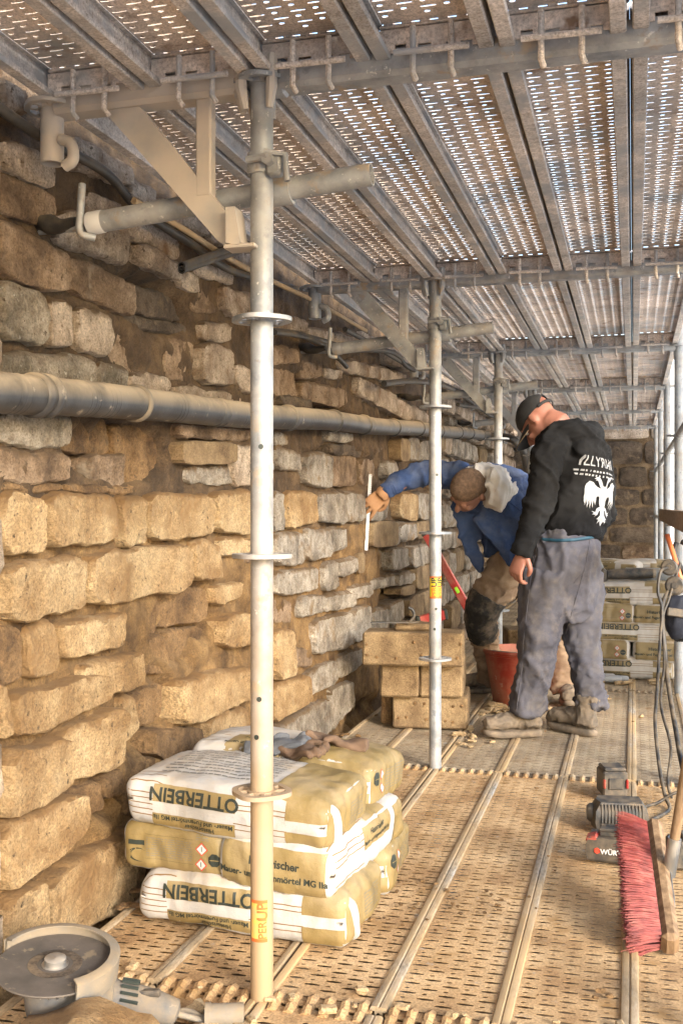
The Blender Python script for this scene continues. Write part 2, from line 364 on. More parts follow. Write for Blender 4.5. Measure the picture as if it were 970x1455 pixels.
def stone_mb(c, prot, seed, res=.022, R0=.022, rough=1.0, back=.11, axis='x', Xp=XW, nmax=42):
    """c: (y0, zt0, zb0, y1, zt1, zb1) a trapezoid with upright sides on the wall face."""
    y0, a0, b0, y1, a1, b1 = c
    wd = abs(y1 - y0); ht = ((a0 - b0) + (a1 - b1)) / 2
    nu = max(4, min(nmax, int(wd / res))); nv = max(4, min(nmax, int(ht / res)))
    su = [-1.0] + [-1 + 2 * i / nu for i in range(nu + 1)] + [1.0]
    sv = [-1.0] + [-1 + 2 * i / nv for i in range(nv + 1)] + [1.0]
    def sq(t): return math.copysign(1 - (1 - abs(t)) ** 1.35, t)      # more rows near the rim
    rnd = random.Random(seed); off = Vector((rnd.uniform(-50, 50), rnd.uniform(-50, 50), rnd.uniform(-50, 50)))
    ty = rnd.uniform(-.045, .045) * rough; tz = rnd.uniform(-.10, .05) * rough
    Rt = R0 * rnd.uniform(.9, 2.0); Rb = R0 * rnd.uniform(.5, 1.0); Rs = R0 * rnd.uniform(.5, .9); Rt = min(Rt, ht * .42); Rs = min(Rs, wd * .3); Rb = min(Rb, ht * .3)
    vs = []; mu, mv = len(su), len(sv)
    for j, v0 in enumerate(sv):
        v = sq(v0)
        for i, u0 in enumerate(su):
            u = sq(u0)
            k = (u + 1) / 2; y = y0 + (y1 - y0) * k
            zt = a0 + (a1 - a0) * k; zb = b0 + (b1 - b0) * k
            z = zb + (zt - zb) * (v + 1) / 2
            p = Vector((0, y, z)) + off
            du = (1 - abs(u)) * wd / 2; dv = (1 - abs(v)) * ht / 2
            Rv = Rt if v > 0 else Rb
            x = prot
            for d_, r_ in ((du, Rs), (dv, Rv)):
                if d_ < r_:
                    q = 1 - d_ / r_; x -= r_ * (1 - math.sqrt(max(0, 1 - q * q)))
            x += rough * (.009 * fbm(p * 4, 2) + .0050 * fbm(p * 17, 3) + .0045 * (abs(noise.noise(p * 34)) * -1.6 + .4) + .0022 * fbm(p * 70, 2)) + ty * (y - (y0 + y1) / 2) + tz * (z - (zt + zb) / 2)
            rim = max(0, 1 - min(du, dv) / .05)
            pw = Vector((0, y, z)); jit = noise.noise_vector(pw * 7) + noise.noise_vector(pw * 16) * .7 + noise.noise_vector(pw * 40) * .4
            rj = min(rough, 1); y += jit.y * .013 * rim * rj; z += jit.z * .009 * rim * rj
            # clipped corners
            cc = max(0, abs(u) + abs(v) - 1.62) * .2
            y -= math.copysign(cc * min(wd, .2), u); z -= math.copysign(cc * min(ht, .2), v)
            if i in (0, mu - 1) or j in (0, mv - 1): x = prot - back
            vs.append(Vector((Xp + x, y, z)))
    fs = []
    for j in range(mv - 1):
        for i in range(mu - 1):
            q = (j * mu + i, j * mu + i + 1, (j + 1) * mu + i + 1, (j + 1) * mu + i)
            fs.append(q if y1 > y0 else q[::-1])
    return MB().add(vs, fs)

def q(px0, t0, b0, px1, t1, b1):
    A = onx(px0, t0, XW); B = onx(px0, b0, XW); C = onx(px1, t1, XW); D_ = onx(px1, b1, XW)
    g = .003; gy = -.004
    return (A.y - gy, A.z + g, B.z - g, C.y + gy, C.z + g, D_.z - g)
KIND = {'s': 'stone_sand', 'l': 'stone_light', 'b': 'stone_brown', 'g': 'stone_grey', 'i': 'stone_lichen', 'n': 'stone_new', 'd': 'stone_dull', 'k': 'stone_dark'}
# stones read off the photograph: left x, top, bottom, right x, top, bottom, kind, proud of the face
ST = [
 (0,107,152,38,132,166,'l',.02),(12,92,112,65,125,150,'b',-.02),(0,190,232,78,224,270,'l',.01),(0,238,302,80,275,324,'b',.0),(100,188,236,187,236,267,'l',.02),
 (0,305,392,100,357,418,'b',.015),(82,298,345,178,318,377,'l',.02),(101,361,415,193,400,453,'b',.01),(0,394,477,68,420,492,'i',.02),(70,420,490,106,433,497,'l',.0),
 (106,434,500,161,450,505,'l',.01),(0,497,545,137,509,560,'i',.015),(142,511,560,183,520,565,'i',.0),(184,525,570,247,536,575,'l',.0),(252,545,575,349,561,588,'l',-.01),
 (164,463,522,240,481,538,'b',-.04),(242,478,538,284,485,540,'b',-.03),(284,484,541,332,498,550,'l',.02),(332,515,549,362,526,560,'l',.01),(288,455,482,328,463,488,'l',.01),
 (196,342,372,258,372,401,'l',.015),(178,300,330,252,340,371,'l',.0),(228,278,308,297,301,336,'l',.02),(295,312,340,330,338,352,'l',.0),(258,378,401,285,388,417,'l',.0),
 (279,368,390,333,390,406,'l',.01),(314,405,441,362,421,457,'l',.015),(280,402,440,314,408,446,'b',-.03),(330,350,375,362,362,384,'l',.0),(186,246,276,226,266,300,'l',.0),
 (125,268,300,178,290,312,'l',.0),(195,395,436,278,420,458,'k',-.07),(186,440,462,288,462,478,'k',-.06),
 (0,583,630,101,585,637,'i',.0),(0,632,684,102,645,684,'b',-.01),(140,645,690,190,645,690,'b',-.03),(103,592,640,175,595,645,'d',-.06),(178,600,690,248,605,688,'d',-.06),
 (252,627,659,333,630,658,'n',.035),(334,628,692,362,629,690,'l',.0),(270,661,685,334,661,687,'g',-.02),(250,602,622,362,609,624,'b',.0),
 (0,687,697,100,687,699,'d',-.02),(100,688,699,206,690,700,'d',-.02),
 (0,697,788,60,708,781,'s',.03),(61,702,778,168,702,768,'s',.03),(170,703,775,207,706,772,'s',.03),(208,700,768,301,703,762,'s',.03),(303,697,753,362,697,758,'s',.025),
 (4,800,889,121,789,864,'s',.03),(122,785,861,271,772,834,'s',.035),(272,768,825,313,768,822,'s',.02),(315,763,790,352,763,787,'s',.01),(306,830,860,346,826,850,'s',.0),
 (352,765,800,366,765,800,'b',-.03),(312,875,922,362,873,914,'s',.05),(0,893,975,40,890,962,'d',-.01),(41,888,962,83,882,950,'s',.0),(83,885,937,180,867,916,'s',.03),
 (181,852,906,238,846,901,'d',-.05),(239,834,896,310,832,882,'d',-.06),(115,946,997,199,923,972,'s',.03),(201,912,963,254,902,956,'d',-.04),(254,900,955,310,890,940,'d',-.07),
 (10,985,1051,152,955,994,'s',.05),(-6,975,1048,9,972,1043,'s',.03),(252,967,1032,364,943,990,'s',.05),(75,1043,1116,172,1000,1086,'s',.04),(173,988,1062,198,985,1032,'s',.0),
 (0,1070,1169,97,1043,1118,'s',.05),(220,1038,1082,292,1030,1072,'d',.0),(293,1019,1066,352,1005,1046,'s',.03),(200,990,1040,250,970,1020,'d',-.06),
 (0,1172,1273,117,1122,1181,'s',.05),(102,1126,1173,155,1105,1149,'d',-.01),(155,1112,1137,182,1086,1126,'d',-.01),(57,1246,1340,202,1166,1277,'s',.05),(0,1277,1365,56,1247,1337,'s',.055),
 (0,1368,1460,44,1342,1420,'s',.03),(182,1100,1166,264,1060,1121,'d',-.02),(204,1170,1272,330,1105,1190,'d',-.01),(266,1075,1120,340,1055,1100,'d',-.02),
 (332,1070,1188,420,1030,1120,'d',.0),
 (388,632,665,426,642,670,'g',.02),(432,642,690,468,643,692,'g',.03),(389,700,754,407,700,752,'g',.0),(408,698,752,451,700,742,'s',.01),(453,699,742,491,699,742,'g',.02),(492,699,742,518,700,738,'g',.01),
 (526,712,740,551,704,738,'g',.0),(389,757,803,433,757,800,'g',.02),(434,753,797,468,752,790,'g',.02),(469,750,787,490,749,778,'g',.015),(527,742,778,562,740,774,'n',.03),(562,748,775,570,745,772,'g',.0),
 (571,744,770,592,742,765,'g',.0),(592,742,766,612,740,762,'n',.01),(390,812,847,456,805,837,'g',.01),(461,800,838,479,797,836,'g',.01),(480,795,820,507,790,812,'g',.01),(506,787,815,517,786,812,'n',.02),
 (519,783,812,536,782,810,'n',-.05),(537,781,810,553,780,808,'n',-.06),(555,778,810,582,778,806,'g',.01),(583,777,806,612,774,800,'g',.01),(426,848,877,460,845,870,'g',.01),(461,844,870,504,840,861,'g',.01),
 (497,833,851,531,826,846,'g',.0),(532,823,838,549,820,834,'g',-.01),(551,818,834,566,815,832,'g',-.02),(567,816,832,590,812,826,'g',.0),(446,883,932,498,868,916,'g',.03),(499,866,912,527,858,905,'g',.02),
 (529,868,896,552,862,893,'g',.01),(553,860,890,573,850,880,'g',.01),(388,896,968,419,895,956,'s',.03),(418,885,918,434,885,917,'d',-.04),(420,922,946,449,922,946,'b',-.02),(392,850,886,422,850,885,'b',-.03),
 (434,956,990,477,936,967,'g',.02),(478,931,964,516,918,946,'g',.01),(388,972,1027,436,956,997,'s',.03),(389,1031,1082,470,988,1040,'g',.04),(471,978,1040,502,965,1003,'g',.01),
 (505,534,562,560,560,588,'l',.04),(561,561,588,604,588,607,'l',.03),(485,508,526,545,521,541,'l',.02),(478,470,490,511,480,498,'l',.01),(512,468,488,542,482,497,'l',.01),(390,488,516,425,496,516,'b',.0),
 (432,508,538,462,515,536,'b',-.02),(462,520,536,488,526,538,'l',.0),(392,440,466,436,456,474,'l',.0),(440,462,482,474,470,490,'l',.0),(545,520,538,576,530,548,'l',.0),(546,486,512,590,506,530,'l',.0),
 (567,623,655,581,625,655,'n',.02),(582,620,652,597,622,653,'g',.0),(598,624,654,614,625,652,'g',.0),(552,655,680,567,655,672,'g',.0),(390,612,630,412,616,632,'g',.0),(466,610,626,497,614,628,'g',.02),
 (570,702,736,594,700,740,'s',.0),(595,700,738,614,700,737,'g',.0),(590,806,838,614,802,832,'n',.02),(569,836,846,589,831,844,'n',.01),(578,852,878,614,836,868,'n',.03),
 (560,885,896,578,882,893,'g',.0),(545,898,930,575,890,920,'g',.0),(576,884,915,612,872,900,'g',.0),(400,560,574,450,568,580,'k',-.02),(392,520,560,430,526,565,'b',-.04),(436,540,566,500,552,580,'b',-.03),
 (430,580,600,500,592,606,'k',-.05),(470,640,690,520,645,690,'b',-.06),(470,630,645,560,634,650,'k',-.05),(522,650,692,550,652,690,'b',-.06),(408,655,690,430,656,692,'b',-.06),
]
nst = 0
for i, r in enumerate(ST):
    c = q(*r[:6])
    near = c[0] < 4.2
    k = r[6]
    mb = stone_mb(c, r[7] * .5 if r[7] > 0 else r[7] * .7, 100 + i, .0085 if near else .018, {'n': .004}.get(k, .011 if near else .010), {'n': .25, 'd': 1.2, 'b': 1.2, 'k': 1.3}.get(k, 1.0))
    obj('stone', mb, MATS[KIND[k]], wall, smooth=32); nst += 1
# courses beyond the second standard, and the wall behind the camera / above the upper deck
rnd = random.Random(5)
far_stuff = MB()
def courses(ya, yb, za, zb, wmin, wmax, mode, hmin=.13, hmax=.2):
    global nst
    z = za
    while z < zb - .02:
        h = rnd.uniform(hmin, hmax); h = min(h, zb - z)
        y = ya - rnd.uniform(0, .1)
        while y < yb:
            wd = rnd.uniform(wmin, wmax); wd = min(wd, yb + .1 - y)
            if wd > .04:
                t = .006
                c = (y + t, z + h - t + rnd.uniform(-.012, .005), z + t, y + wd - t, z + h - t + rnd.uniform(-.012, .005), z + t)
                pr = rnd.choice([.005, .01, .0, .014, -.008]); kk = rnd.choice(mode)
                if rnd.random() < .07: pr = -.05; kk = 'b'
                mb = stone_mb(c, pr, rnd.random(), .035, .016, {'n': .25}.get(kk, 1.2), nmax=9)
                if nst < 298 and mode != 'sl' and z > -.05 and y < 10.6: obj('stone', mb, MATS[KIND[kk]], wall, smooth=32); nst += 1
                else: far_stuff.add(mb.v, mb.f)
            y += wd
        z += h
courses(7.2, 12.2, -.1, 1.75, .22, .44, 'gggglnb', .16, .22)
courses(7.6, 12.2, 1.75, 2.9, .25, .5, 'sl')
courses(.2, 1.89, -.15, 2.9, .25, .45, 'sl', .15, .22)
courses(1.86, 7.6, 2.2, 2.9, .25, .45, 'sl', .17, .22)
tag(obj('far_stones', far_stuff, MATS['stone_light'], wall, smooth=50), kind='stuff')
# rubble core behind the stones
HOLES = []
for (px, py, rx, ry) in ((225, 430, 55, 42), (175, 640, 75, 48), (270, 885, 48, 60), (222, 1015, 38, 70), (440, 560, 60, 30), (490, 665, 55, 34), (520, 1020, 28, 28), (60, 925, 40, 30), (300, 640, 30, 20), (480, 590, 60, 12), (565, 850, 25, 18), (150, 1140, 40, 40)):
    a_ = onx(px - rx, py, XW); b_ = onx(px + rx, py, XW); c_ = onx(px, py - ry, XW); d_ = onx(px, py + ry, XW)
    HOLES.append(((a_.y + b_.y) / 2, (c_.z + d_.z) / 2, (b_.y - a_.y) / 2, (c_.z - d_.z) / 2))
def grid_wall(ya, yb, za, zb, st, Xb):
    ny = int((yb - ya) / st); nzz = int((zb - za) / st); vs = []; fs = []
    for j in range(nzz + 1):
        for i in range(ny + 1):
            y = ya + (yb - ya) * i / ny; z = za + (zb - za) * j / nzz
            p = Vector((0, y, z))
            d = noise.voronoi(p * 7.5 + Vector((3, 0, 0)) + noise.noise_vector(p * 6) * .35)[0]
            hol = 0
            for hy_, hz_, ry_, rz_ in HOLES: hol = max(hol, 1 - ((y - hy_) / ry_) ** 2 - ((z - hz_) / rz_) ** 2)
            hol = min(1, max(0, hol) * 2)
            x = Xb + (.014 + .05 * hol) * min(1, (d[1] - d[0]) * 1.6) + (.010 + .03 * hol) * fbm(p * 4, 3) + (.006 + .008 * hol) * fbm(p * 24, 3) - .008 - .085 * hol
            vs.append((x, y, z))
    for j in range(nzz):
        for i in range(ny):
            a = j * (ny + 1) + i; fs.append((a, a + 1, a + ny + 2, a + ny + 1))
    return MB().add(vs, fs)
core = obj('rubble_core', grid_wall(1.4, 5.6, .95, 2.3, .016, XW - .019), MATS['soil'], wall, smooth=180)
obj('rubble_core', grid_wall(1.4, 5.6, -.35, .955, .018, XW - .019), MATS['soil_sand'], wall, smooth=180)
obj('rubble_core', grid_wall(5.58, 12.4, -.35, 2.9, .04, XW - .06), MATS['soil'], wall, smooth=180)
obj('rubble_core', grid_wall(-3, 1.42, -.35, 2.9, .06, XW - .06), MATS['soil_sand'], wall, smooth=180)
obj('rubble_core', grid_wall(1.42, 5.6, 2.28, 2.9, .06, XW - .06), MATS['soil'], wall, smooth=180)
obj('wall_body', MB().box((XW - .75, 4.7, .375), (1.2, 15.6, 5.05)).box((XW - .10, 4.7, -1.25), (.16, 15.6, 1.8)), MATS['soil'], wall, smooth=None)

# ------------------------------------------------------------------ cross wall at the far end
YB = 12.35
bw = thing('end_wall', 'dark coursed stone wall closing the far end of the scaffold', 'wall', (-.4, YB, -.36))
rnd = random.Random(11); z = -.3; cm = MB(); nrow = 0
while z < 2.7:
    h = rnd.uniform(.19, .30); x = -1.5 - rnd.uniform(0, .3)
    while x < .30:
        wd = min(rnd.uniform(.28, .62), .42 - x)
        if wd > .07:
            mb = stone_mb((x + .013, z + h - .012, z + .012, x + wd - .013, z + h - .014, z + .014), rnd.uniform(-.01, .03), rnd.random(), .04, .012, .8, nmax=10, Xp=0)
            mb.v = [Vector((v.y, YB - v.x, v.z)) for v in mb.v]
            kk = rnd.choice('kkkbkk') if z < 1.75 else rnd.choice('dlb')
            mb.f = [f[::-1] for f in mb.f]
            obj('stone', mb, MATS[KIND[kk]], bw, smooth=50, fix=False)
        x += wd
    z += h
obj('mortar_core', MB().box((-.55, YB + .33, .3), (1.98, .6, 4.9)), MATS['mortar'], bw, smooth=None)
# ------------------------------------------------------------------ scaffold
XP, XO, XB = -.757, .243, -1.257            # inner standards, outer standards, bracket end
YS = [2.073 + 2 * k for k in range(-1, 6)]   # .073 ... 12.073
ZT = 1.94
def smooth_pts(pts, n=6):
    pts = [Vector(p) for p in pts]; out = []
    P = [pts[0] * 2 - pts[1]] + pts + [pts[-1] * 2 - pts[-2]]
    for i in range(1, len(P) - 2):
        for k in range(n):
            t = k / n; a, b, c, d = P[i - 1], P[i], P[i + 1], P[i + 2]
            out.append(.5 * ((2 * b) + (c - a) * t + (2 * a - 5 * b + 4 * c - d) * t * t + (3 * b - a - 3 * c + d) * t ** 3))
    out.append(pts[-1]); return out

# ---- deck plank: 0.25 x 2.0 m, slotted panel between two channel rails
PW, PL = .212, 1.93
def panel_mesh(sx_=.016, sy_=.005):
    mb = MB(); nc, pitch_x, pitch_y = 5, .0424, .046
    nr = int(PL / pitch_y)
    def holed(x0, y0, x1, y1, hx, hy, cx, cy, nn=8):
        "rectangle with a rounded slot"
        o = [(x0, y0), ((x0 + x1) / 2, y0), (x1, y0), (x1, (y0 + y1) / 2), (x1, y1), ((x0 + x1) / 2, y1), (x0, y1), (x0, (y0 + y1) / 2)]
        k = .55
        inn = [(cx - hx, cy - hy * k), (cx - hx * .2, cy - hy), (cx + hx, cy - hy * k), (cx + hx * 1.06, cy), (cx + hx, cy + hy * k), (cx - hx * .2, cy + hy), (cx - hx, cy + hy * k), (cx - hx * 1.06, cy)]
        vs = [(a, b, 0) for a, b in o] + [(a, b, .0002) for a, b in inn] + [(a, b, -.0008) for a, b in inn]
        fs = []
        for i in range(8):
            j = (i + 1) % 8
            fs.append((i, j, 8 + j, 8 + i)); fs.append((8 + i, 8 + j, 16 + j, 16 + i))
        mb.add(vs, fs)
    y00 = -nr * pitch_y / 2
    for c in range(nc):
        x0 = -PW / 2 + c * pitch_x; x1 = x0 + pitch_x
        sh = pitch_y / 2 if c % 2 else 0
        ys = -PL / 2
        if y00 + sh > ys: mb.add([(x0, ys, 0), (x1, ys, 0), (x1, y00 + sh, 0), (x0, y00 + sh, 0)], [(0, 1, 2, 3)])
        rr = nr - (1 if c % 2 else 0)
        for r_ in range(rr):
            a = y00 + sh + r_ * pitch_y
            m_ = a + pitch_y * .52
            holed(x0, a, x1, m_, sx_, sy_, (x0 + x1) / 2, a + pitch_y * .26)
            holed(x0, m_, x1, a + pitch_y, .0055, .0046, x0 + pitch_x * .36, m_ + pitch_y * .2)
        e = y00 + sh + rr * pitch_y
        mb.add([(x0, e, 0), (x1, e, 0), (x1, PL / 2, 0), (x0, PL / 2, 0)], [(0, 1, 2, 3)])
    return mb
pm = panel_mesh(.0172, .0060); pmu = panel_mesh(.0150, .0029)
def rail_mesh(sx):
    "channel: top bead, web, bottom flange with a return lip; sx = side"
    w0, w1 = .106, .1248
    prof = [(w0, -.001), (w0 + .002, .006), (w0 + .007, .008), (w1 - .003, .008), (w1, .005), (w1, -.004), (w1 - .005, -.008), (w1 - .005, -.066), (w1 - .008, -.069), (w1 - .034, -.069), (w1 - .036, -.066), (w1 - .036, -.058),
            (w1 - .0335, -.058), (w1 - .0335, -.0655), (w1 - .0085, -.0655), (w1 - .0085, -.002), (w0 + .004, -.002)]
    rings = []
    for y in (-.985, .985): rings.append([Vector((sx * a, y, b)) for a, b in prof])
    mb = MB(); n = len(prof); vs = rings[0] + rings[1]
    fs = [(k, (k + 1) % n, n + (k + 1) % n, n + k) for k in range(n)] + [tuple(range(n)), tuple(range(n, 2 * n))[::-1]]
    mb.add(vs, fs); return mb
def end_mesh():
    "toothed hook plate at the plank end (placed at +y)"
    rn = random.Random(3); mb = MB()
    poly = [(-.112, -.012), (.112, -.012)]
    top = []
    x = .112; hi = True
    while x > -.11:
        wd = rn.uniform(.012, .03)
        z = rn.uniform(-.050, -.042) if hi else rn.uniform(-.066, -.056)
        top.append((x, z)); x -= wd; top.append((max(x, -.112), z)); hi = not hi
    poly = poly + top
    mb.prism(poly, (0, .967, .0), (1, 0, 0), (0, 0, 1), .004)
    mb.box((0, .978, -.006), (.222, .034, .006), bev=.002)
    for k in range(6):                                     # claws lying on the transom
        xx = -.092 + k * .037
        mb.tube([(xx, .962, -.002), (xx, .985, .004), (xx, 1.004, -.003), (xx, 1.010, -.018)], .0085, 6, sq=1.3)
    return mb
def lock_mesh(y):
    mb = MB()
    for xx in (-.038, .038):
        mb.tube([(xx, y, -.020), (xx, y + .002, -.055), (xx, y - .002, -.112), (xx + .004, y + .012, -.122)], .0062, 8)
    mb.tube([(-.075, y - .008, -.072), (.075, y - .008, -.074)], .0065, 8)
    return mb
def make_plank(name, label, cat, mp, mr, group):
    t = thing(name, label, cat, group=group)
    obj('panel', (pm if 'floor' in name else pmu).mesh('panel'), mp, t, smooth=None); t.children[0].data.polygons.foreach_set('use_smooth', [False] * len(t.children[0].data.polygons))
    for sx in (-1, 1): obj('rail', rail_mesh(sx), mr, t, smooth=30, local=True, fix=True)
    e = end_mesh()
    obj('end_plate', e, mp, t, smooth=30, local=True, fix=True)
    e2 = MB(); e2.v = [Vector((v.x, -v.y, v.z)) for v in e.v]; e2.f = [f[::-1] for f in e.f]
    obj('end_plate', e2, mp, t, smooth=30, local=True, fix=True)
    obj('lock_bar', lock_mesh(.945), mr, t, smooth=40, local=True)
    return t
XS6 = [XB + .125 + .25 * k for k in range(6)]
col_word = ['the wall edge', 'the inside of the standards', 'the outside of the inner standards', 'the walkway middle', 'the walkway', 'the outer guard rail']
low0 = {}
rnd = random.Random(21)
for b in range(-1, 6):
    for k, x in enumerate(XS6):
        y = YS[0] + 1.0 + 2 * b
        key = 'sand' if b <= 0 or (b == 1) else 'pale'
        if b == 1 and False: key = 'sand'
        if key not in low0:
            low0[key] = make_plank('floor_plank', 'x', 'scaffold plank', MATS['deck_' + key], MATS['rail_worn'], 'planks of the walkway floor'); t = low0[key]
        else: t = copy_tree(low0[key])
        gap = .003 if k >= 2 else -.003
        t.location = (x + (0 if k >= 2 else -.006) + rnd.uniform(-.0002, .0002), y, rnd.uniform(-.002, .002)); t.rotation_euler = (0, 0, rnd.uniform(-.0001, .0001))
        bay = ['behind the camera end transom', 'in front of the foreground standard', 'beside the foreground mortar bags', 'under the standing worker', 'under the far mortar bags', 'beyond the far mortar bags', 'at the far cross wall'][b + 1]
        t['label'] = 'dusty slotted steel floor plank %s, %s' % (bay, ['first from the wall', 'second from the wall', 'third from the wall', 'fourth from the wall', 'fifth from the wall', 'sixth from the wall'][k])
up0 = None
for b in range(0, 6):
    for k, x in enumerate(XS6):
        y = YS[0] + 1.0 + 2 * b
        if up0 is None:
            up0 = make_plank('overhead_plank', 'x', 'scaffold plank', MATS['deck_rust'], MATS['rail_rust'], 'planks of the deck overhead'); t = up0
        else: t = copy_tree(up0)
        t.location = (x + (0 if k >= 2 else -.003) + rnd.uniform(-.0002, .0002), y, ZT + .075 + rnd.uniform(-.003, .003)); t.rotation_euler = (0, 0, rnd.uniform(-.0001, .0001))
        bay = ['in front of the first bracket', 'between the first and second brackets', 'between the second and third brackets', 'between the third and fourth brackets', 'between the fourth and fifth brackets', 'in the last bay before the cross wall'][b]
        t['label'] = 'rusty steel plank overhead %s, %s from the wall' % (bay, ['first', 'second', 'third', 'fourth', 'fifth', 'sixth'][k])

# ---- standards with rosettes
TR = .02415
def rosette_mesh(z):
    mb = MB(); n = 48
    def ring(r0, r1, zz0, zz1, lob=0.0):
        vs = []
        for (r, zz) in ((r0, zz0), (r1, zz0), (r1, zz1), (r0, zz1)):
            for k in range(n):
                a = 2 * math.pi * k / n; rr = r * (1 + (lob * math.cos(4 * a) if r > .04 else 0)); vs.append((rr * math.cos(a), rr * math.sin(a), z + zz))
        fs = []
        for i in range(4):
            j = (i + 1) % 4
            for k in range(n): fs.append((i * n + k, i * n + (k + 1) % n, j * n + (k + 1) % n, j * n + k))
        mb.add(vs, fs)
    ring(TR - .002, .031, -.005, .005); ring(.049, .062, -.0045, .0045, .05)
    for k in range(8):
        a = 2 * math.pi * (k + .5) / 8; c = Vector((math.cos(a), math.sin(a), 0)) * .040 + Vector((0, 0, z))
        mb.box(c, (.024, .011, .0085), Matrix.Rotation(a, 3, 'Z'), .002)
    return mb
RZ = [-.06, .44, .94, 1.44, ZT]
def make_standard(name, matn, zb, zt, rz, holes=True):
    t = thing(name, 'x', 'scaffold post')
    mb = MB(); mb.tube([(0, 0, zb), (0, 0, .30), (0, 0, .3001), (0, 0, zt)], [TR, TR, TR * 1.0, TR], 24)
    obj('tube', mb, MATS[matn], t, smooth=50, local=True)
    obj('sleeve', MB().tube([(0, 0, 1.122), (0, 0, 1.135)], TR * 1.035, 24), MATS[matn], t, smooth=50, local=True)
    for z in rz: obj('rosette', rosette_mesh(z), MATS[matn], t, smooth=35, local=True)
    if holes:
        for z, a in ((1.17, -1.3), (.24 + .4, -1.45), (.56, -1.7)):
            d_ = Vector((math.cos(a), math.sin(a), 0))
            obj('pin_hole', MB().tube([d_ * (TR - .002) + Vector((0, 0, z)), d_ * (TR + .0006) + Vector((0, 0, z))], .0055, 12), MATS['ink'], t, smooth=None, local=True)
    return t
labs = ['dusty galvanised scaffold standard standing in front of the mortar bags', 'galvanised scaffold standard standing beside the stacked cut blocks', 'galvanised scaffold standard just behind the bending worker',
        'inner scaffold standard in the bay behind the workers', 'inner scaffold standard two bays beyond the workers', 'inner scaffold standard against the far cross wall']
STD = {}
for i, y in enumerate(YS[1:]):
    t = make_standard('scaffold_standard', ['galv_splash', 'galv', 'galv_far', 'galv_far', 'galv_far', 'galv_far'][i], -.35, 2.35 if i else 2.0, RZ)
    t.location = (XP, y, 0); t.rotation_euler = (0, 0, R(12 * i)); t['label'] = labs[i]; t['group'] = 'inner scaffold standards'; STD[i] = t
ol = {1: 'outer standard just outside the walkway beside the standing worker', 2: 'outer standard carrying the hanging cables', 3: 'outer standard behind the hanging cable bundle, beyond the board rail',
      4: 'outer standard one bay past the board rail', 5: 'outer standard at the corner of the cross wall', 0: 'outer standard beside the broom'}
for i, y in enumerate(YS[1:]):
    t = make_standard('scaffold_standard', 'galv_far', -.35, 2.35, RZ, False); t.location = (XO, y, 0); t['label'] = ol[i] + ', galvanised tube'; t['group'] = 'outer scaffold standards'

# warning stickers on two standards
def wrap(mb, r, o):
    "flat (x = arc, z) mesh wrapped on a standard at o, facing the camera"
    ang = math.atan2(-o[1], -o[0])
    mb.v = [Vector((o[0] + (r + v.y) * math.cos(ang + v.x / r), o[1] + (r + v.y) * math.sin(ang + v.x / r), o[2] + v.z)) for v in mb.v]; return mb
def flat_grid(x0, x1, z0, z1, n=10, y=0):
    mb = MB(); vs = []; fs = []
    for j in range(2):
        for i in range(n + 1): vs.append((x0 + (x1 - x0) * i / n, y, z0 + (z1 - z0) * j))
    for i in range(n): fs.append((i, i + 1, n + 2 + i, n + 1 + i))
    return mb.add(vs, fs)
def text_mb(s, size, align='CENTER', bold=0.0, res=3, shear=0):
    cu = bpy.data.curves.new('t', 'FONT'); cu.body = s; cu.size = size; cu.align_x = align; cu.align_y = 'CENTER'; cu.offset = bold; cu.resolution_u = res; cu.shear = shear
    o = bpy.data.objects.new('t', cu); COL.objects.link(o)
    dg = bpy.context.evaluated_depsgraph_get(); dg.update()
    me = bpy.data.meshes.new_from_object(o.evaluated_get(dg))
    bm = bmesh.new(); bm.from_mesh(me)
    bmesh.ops.triangulate(bm, faces=bm.faces[:])
    for _ in range(2):
        es = [e for e in bm.edges if e.calc_length() > size * .22]
        if es: bmesh.ops.subdivide_edges(bm, edges=es, cuts=1); bmesh.ops.triangulate(bm, faces=bm.faces[:])
    mb = MB(); bm.verts.index_update()
    mb.add([v.co.copy() for v in bm.verts], [tuple(v.index for v in f.verts) for f in bm.faces])
    bm.free(); bpy.data.objects.remove(o); bpy.data.curves.remove(cu); bpy.data.meshes.remove(me)
    return mb
def sticker(t, y, zc, faded):
    o = (XP, y, zc); r = TR + .0006
    h = .044
    a = math.atan2(-o[1], -o[0])
    def put(nm, mb, m, off=0):
        mb = wrap(mb, r + off, o)
        T = Matrix.Translation(t.location) @ t.rotation_euler.to_matrix().to_4x4()
        mb.v = [T.inverted() @ v for v in mb.v]
        ob = obj(nm, mb, MATS[m], t, smooth=60, local=True); return ob
    st = put('sticker', flat_grid(-.026, .034 if not faded else .012, -h, h), 'sticker_faded' if faded else 'sticker_yellow')
    for zz in (-h, h - .007): put('sticker_border', flat_grid(-.026, .034 if not faded else .012, zz, zz + .007), 'sticker_orange', .0004)
    for k, xx in enumerate((-.004, .022) if not faded else (.002,)):
        mb = text_mb('UP', .030, bold=.001); mb.v = [Vector((xx - v.y, .0008, v.x + .020)) for v in mb.v]
        put('lettering', mb, 'sticker_orange' if faded else 'ink', 0)
        mb = text_mb('PERI', .023, bold=.0006); mb.v = [Vector((xx - v.y, .0008, v.x - .016)) for v in mb.v]
        put('lettering', mb, 'sticker_orange' if not k else 'sticker_orange', 0)
    if not faded: put('sticker_line', flat_grid(.0065, .008, -.034, .004), 'ink', .0006)
sticker(STD[1], YS[2], CAMZ - (834 - 720) / F * 4.13, False)
sticker(STD[0], YS[1], CAMZ - (1303 - 720) / F * 2.20, True)

